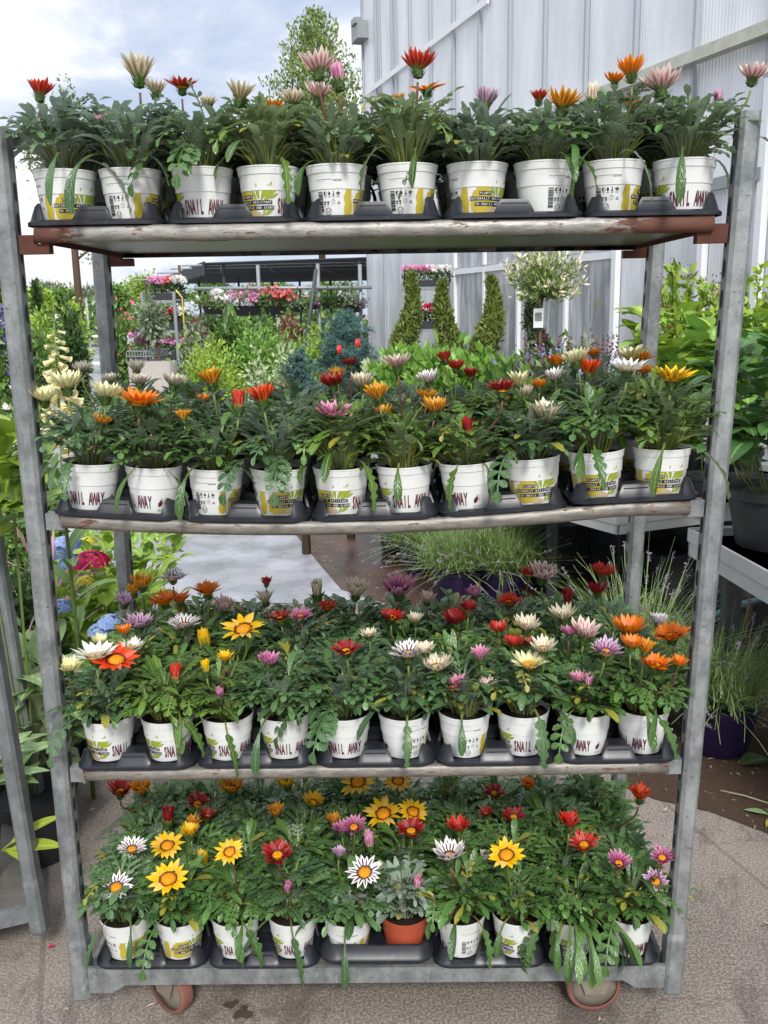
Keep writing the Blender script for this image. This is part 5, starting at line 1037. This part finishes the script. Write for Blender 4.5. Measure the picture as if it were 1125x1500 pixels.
# ------------------------------------------------------------------ flowers read from the photograph: px, py, width, colour, state, row
FL = [
 # top shelf
 [(59,130,42,'red','C',0),(203,100,58,'cream','C',1),(228,128,38,'cream','C',1),(267,122,48,'red','H',1),(352,134,48,'cream','C',0),(305,148,30,'cream','C',2),(400,155,36,'orange','H',2),(428,142,42,'cream','C',0),(465,92,54,'pinkcream','C',0),(494,108,22,'pink','B',1),(468,132,46,'pinkcream','C',2),(613,90,50,'red','C',0),(625,132,62,'orange','F',1),(583,143,20,'bronze','C',2),(713,142,44,'lilac','C',0),(790,141,30,'red','C',1),(826,145,54,'bronze','C',0),(924,98,48,'orange','C',0),(901,114,30,'orange','C',1),(968,118,58,'pinkcream','C',0),(926,152,36,'orange','C',2),(868,138,18,'cream','B',2),(1104,104,46,'pinkcream','C',0),(145,180,14,'pink','B',0),(222,190,16,'pink','B',1),(1052,142,14,'pink','B',0)],
 [(65,577,46,'creamy','C',0),(97,557,52,'creamy','C',0),(156,571,48,'creamy','C',0),(205,583,68,'orange','H',0),(149,614,30,'bronze','C',0),(268,608,28,'bronze','C',0),(120,537,30,'grey','C',2),(160,553,28,'grey','C',1),(200,536,30,'grey','C',2),(205,555,34,'grey','C',1),(255,556,38,'grey','C',1),(310,553,44,'bronze','C',1),(349,586,20,'red','B',0),(383,578,48,'redorange','C',0),(298,584,18,'orange','C',2),(225,648,13,'pink','B',0),(487,600,60,'pink','H',0),(487,557,38,'dred','C',1),(512,530,24,'dred','C',2),(493,546,28,'bronze','C',2),(530,557,38,'cream','C',1),(553,574,42,'bronze','C',0),(560,603,36,'bronze','C',1),(582,528,40,'pinkcream','C',1),(627,552,34,'whitepurple','C',1),(626,578,32,'bronze','C',1),(637,593,40,'bronze','C',0),(651,522,28,'red','C',2),(668,534,30,'red','C',2),(690,546,28,'dred','C',2),(735,566,48,'dred','H',0),(760,556,38,'creamy','C',1),(768,574,34,'cream','C',1),(801,604,56,'cream','C',0),(790,562,22,'orange','C',1),(815,528,32,'orange','C',2),(843,521,44,'creamy','C',1),(862,538,42,'redorange','C',1),(812,549,32,'whitepurple','C',1),(920,535,56,'white','H',0),(925,516,52,'creamy','H',1),(938,520,46,'bronze','H',2),(985,548,68,'yellow','H',0),(870,516,22,'orange','C',2),(685,625,16,'dred','B',0),(945,541,26,'orange','C',2)],
 [(101,975,36,'creamy','C',None),(140,956,62,'white','H',None),(170,968,68,'redorange','F',None),(146,938,26,'creamy','C',None),(192,946,42,'white','H',None),(182,923,26,'orange','C',None),(204,911,38,'lilac','C',None),(182,879,32,'lilac','C',None),(208,852,36,'bronze','C',None),(196,864,28,'bronze','C',None),(240,877,46,'orange','H',None),(264,876,36,'orange','H',None),(270,912,48,'whitepurple','H',None),(254,843,40,'whitepurple','H',None),(304,862,48,'orange','H',None),(329,886,36,'pinkcream','C',None),(390,852,20,'red','C',None),(388,875,32,'cream','C',None),(357,923,70,'yellow','F',None),(299,937,20,'yellow','B',None),(329,963,26,'yellow','C',None),(301,976,14,'yellow','B',None),(257,985,18,'red','B',None),(394,966,34,'magenta','C',None),(410,903,38,'dred','H',None),(440,900,36,'pink','H',None),(480,887,32,'redorange','H',None),(464,862,18,'cream','B',None),(522,863,42,'cream','C',None),(583,859,52,'pink','C',None),(506,950,44,'dred','H',None),(541,928,24,'cream','C',None),(575,901,38,'red','H',None),(609,906,26,'cream','C',None),(597,953,54,'whitepurple','H',None),(622,950,30,'cream','C',None),(639,972,46,'cream','C',None),(664,1003,48,'pink','H',None),(716,1003,32,'pinkcream','C',None),(703,958,32,'pink','C',None),(668,905,40,'dred','C',None),(687,889,30,'dred','C',None),(626,876,28,'pinkcream','C',None),(695,867,28,'pink','C',None),(745,879,38,'redorange','H',None),(731,919,30,'red','C',None),(752,940,30,'red','C',None),(774,940,22,'dred','C',None),(775,969,56,'creamy','H',None),(772,914,38,'cream','C',None),(796,946,38,'cream','C',None),(775,838,30,'red','H',None),(796,837,46,'pinkcream','C',None),(884,835,38,'red','C',None),(875,862,32,'dred','C',None),(825,898,40,'cream','C',None),(858,923,46,'pinkcream','C',None),(834,925,26,'magenta','C',None),(888,951,50,'lilac','H',None),(846,992,28,'pink','C',None),(921,916,52,'orange','C',None),(926,940,36,'orange','C',None),(965,908,32,'whitepurple','C',None),(983,927,56,'orange','H',None),(959,969,52,'orange','H',None),(995,970,28,'orange','C',None),(946,948,34,'bronze','C',None),(832,876,16,'dred','B',None),(322,1018,13,'magenta','B',None),(862,996,13,'pink','B',None)],
 [(176,1155,38,'dred','C',None),(208,1153,36,'bronze','C',None),(193,1241,42,'whitepurple','H',None),(170,1301,50,'whitepurple','F',None),(245,1240,52,'yellow','F',None),(247,1288,62,'yellow','F',None),(279,1217,30,'yellow','C',None),(283,1204,24,'bronze','C',None),(290,1174,38,'dred','H',None),(304,1193,24,'dred','C',None),(246,1195,18,'dred','B',None),(339,1151,38,'bronze','C',None),(404,1188,28,'bronze','C',None),(337,1249,44,'yellow','F',None),(298,1259,16,'yellow','B',None),(406,1249,48,'dred','H',None),(459,1172,30,'yellow','C',None),(422,1300,13,'magenta','B',None),(489,1201,26,'bronze','C',None),(518,1209,38,'magenta','H',None),(500,1214,28,'magenta','C',None),(525,1146,56,'yellow','F',None),(583,1145,44,'yellow','F',None),(562,1193,60,'yellow','F',None),(605,1190,46,'yellow','F',None),(602,1214,44,'dred','H',None),(534,1279,54,'whitepurple','F',None),(541,1231,16,'pink','B',None),(497,1249,20,'lilac','C',None),(658,1248,46,'whitepurple','C',None),(711,1258,17,'pinkcream','B',None),(742,1253,58,'yellow','F',None),(671,1209,34,'red','C',None),(724,1159,32,'dred','H',None),(712,1190,22,'dred','C',None),(752,1194,34,'dred','H',None),(835,1204,36,'red','C',None),(855,1234,44,'red','H',None),(907,1262,38,'magenta','H',None),(970,1254,36,'magenta','H',None),(960,1291,42,'lilac','F',None),(938,1163,36,'redorange','C',None),(773,1148,24,'orange','C',None),(612,1293,14,'pink','B',None),(658,1333,15,'pink','B',None),(420,1144,34,'yellow','C',None)],
]
FACE = [[65, 12, 195, 132, 14, 12, 74, -28, 24, 205], [205, 240, 18, 75, 128, 190, 258, 106, 108, 112], [138, 160, 172, 178, 206, -32, -12, 184, 246, 250], [38, 70, 184, 176, 2, 0, -28, 160, 160, 205]]
CN = {'cream': 'cream', 'creamy': 'pale yellow', 'grey': 'faded cream', 'white': 'white', 'whitepurple': 'white purple-striped', 'pinkcream': 'pale pink', 'pink': 'pink', 'lilac': 'lilac', 'magenta': 'magenta', 'yellow': 'yellow', 'orange': 'orange', 'bronze': 'bronze', 'redorange': 'red-orange', 'red': 'red', 'dred': 'dark red'}
ROWN = ['front row', 'second row', 'third row', 'back row']
def rowy(r): return .062+.1265*r
PX = [[-.563+.1255*i for i in range(10)] for k in range(4)]
plants = {}
for k in range(4):
    for r_ in range(4):
        for i in range(10):
            rr = random.Random(k*1000+r_*100+i)
            x = PX[k][i]+rr.uniform(-.004, .004); y = rowy(r_)+rr.uniform(-.003, .003)
            zb = zs(k, x)+.006
            plants[k, r_, i] = dict(pos=T(x, y, zb), fl=[], rr=rr)
for k in range(4):
    for (px, py, wd, colr, st, row) in FL[k]:
        best = None
        for r_ in ([row] if row is not None else range(4)):
            y = rowy(r_)-.035-.012*(r_ > 0); p = at(px, py, y+LY*(zs(k, 0)+.25)); h = p.z-zs(k, p.x)
            tgt = .235 if st != 'B' else .20
            if best is None or abs(h-tgt) < best[0]: best = (abs(h-tgt), r_, p)
        _, r_, p = best
        i = min(range(10), key=lambda j: abs(plants[k, r_, j]['pos'].x-p.x)); plants[k, r_, i]['fl'].append((p, wd, colr, st))
EX = ['', '', '', '']
for (k, r_, i), P in plants.items():
    rr = P['rr']; cols = []
    for f in P['fl']:
        if CN[f[2]] not in cols: cols.append(CN[f[2]])
    if cols: lab = 'gazania with %s flower%s, %s from the left, %s, %s' % (' and '.join(cols[:2]), 's' if len(P['fl']) > 1 else '', ORD[i], ROWN[r_], SH[k])
    elif r_ == 0: lab = 'leafy gazania without open flowers, %s from the left, %s, %s' % (ORD[i], ROWN[r_], SH[k])
    else: lab = 'leafy gazania without flowers in the %s of the %s' % (ROWN[r_], SH[k])
    rt_ = empty('gazania_plant', P['pos'], lab, 'potted plant', 'potted gazanias on the %s' % SH[k])
    sl = -math.atan((zs(k, P['pos'].x+.05)-zs(k, P['pos'].x-.05))/.1)
    rt_.rotation_euler = (0, sl, 0)
    terra = k == 3 and r_ == 0 and i == 5
    po = inst('pot', POT_T if terra else POT, rt_); po.rotation_euler.z = -R(FACE[k][i]+rr.uniform(-3, 3)) if r_ == 0 else rr.uniform(0, 6.28)
    if terra: po['label'] = 'terracotta coloured plain pot'
    inst('soil', SOIL, rt_)
    style2 = k == 3 and r_ == 0 and i == 8
    me = FOL_T if style2 else FOL_B[2] if terra else (FOL_F[(i*3+k*5) % 8] if r_ == 0 else FOL_B[rr.randrange(6)])
    fo = inst('foliage', me, rt_, mats=[M_silver if terra else rr.choice((M_leaf, M_leaf, M_leaf2, M_leaf2, M_leaf3) if k < 3 else (M_leaf, M_leaf, M_leaf2))])
    fo.rotation_euler.z = rr.uniform(-.5, .5) if r_ == 0 else rr.uniform(0, 6.28)
    s = rr.uniform(.92, 1.08)*(.98 if k != 0 else 1.0)*((.97, 1.06, 1.02, .98)[k] if r_ else 1); fo.scale = (s*(1 if rr.random() < .5 else -1) if r_ else s, s, s*rr.uniform(.92, 1.06)); 
    if fo.scale[0] < 0: fo.scale[0] = s
    inv = (Matrix.Translation(P['pos']) @ Matrix.Rotation(sl, 4, 'Y')).inverted()
    for (p, wd, colr, st) in P['fl']:
        dist = (p-CAM).dot(fwd); size = wd*dist/FPX; sc = max(.6, min(1.5, size/NATW[st]))
        tocam = (CAM-p); tocam.z = 0; tocam.normalize()
        tl = {'F': .32 if k == 3 else .2, 'H': .16 if k == 3 else .08, 'C': .05, 'B': .05}[st]
        ax = (V((0, 0, 1))+tocam*tl+V((rr.uniform(-.16, .16), rr.uniform(-.1, .1), 0))).normalized()
        ql = inv @ p; hgt = {'F': .016, 'H': .026, 'C': .028, 'B': .026}[st]*sc
        base = ql-ax*hgt
        q = ax.to_track_quat('Z', 'Y'); me = PETALS[st][rr.randrange(len(PETALS[st]))]
        fl = inst('flower', me, rt_, base, [PET[colr]]); fl.rotation_mode = 'QUATERNION'; fl.rotation_quaternion = q @ Matrix.Rotation(rr.uniform(0, 6.28), 3, 'Z').to_quaternion(); fl.scale = (sc,)*3
        fl['label'] = '%s %s' % (CN[colr], {'F': 'flower fully open', 'H': 'flower half open', 'C': 'flower closing like a cup', 'B': 'flower bud'}[st])
        cx_ = inst('calyx', CALYX, fl)
        if st in 'FH': inst('flower_centre', DISC, fl)
        mb = MB(); b0 = V((rr.uniform(-.012, .012), rr.uniform(-.012, .012), .083)); e_ = base-ax*.004*sc; c1 = b0+V(((e_.x-b0.x)*.35, (e_.y-b0.y)*.35, (e_.z-b0.z)*.6)); c2 = e_-ax*.05
        pts = []
        for j in range(9):
            t = j/8; pts.append(b0*(1-t)**3+c1*3*t*(1-t)**2+c2*3*t*t*(1-t)+e_*t**3)
        mb.tube(pts, .0021*max(.75, min(1.1, sc)), 6); mb.build('flower_stem', M_stemr if rr.random() < .4 else M_stem, rt_)
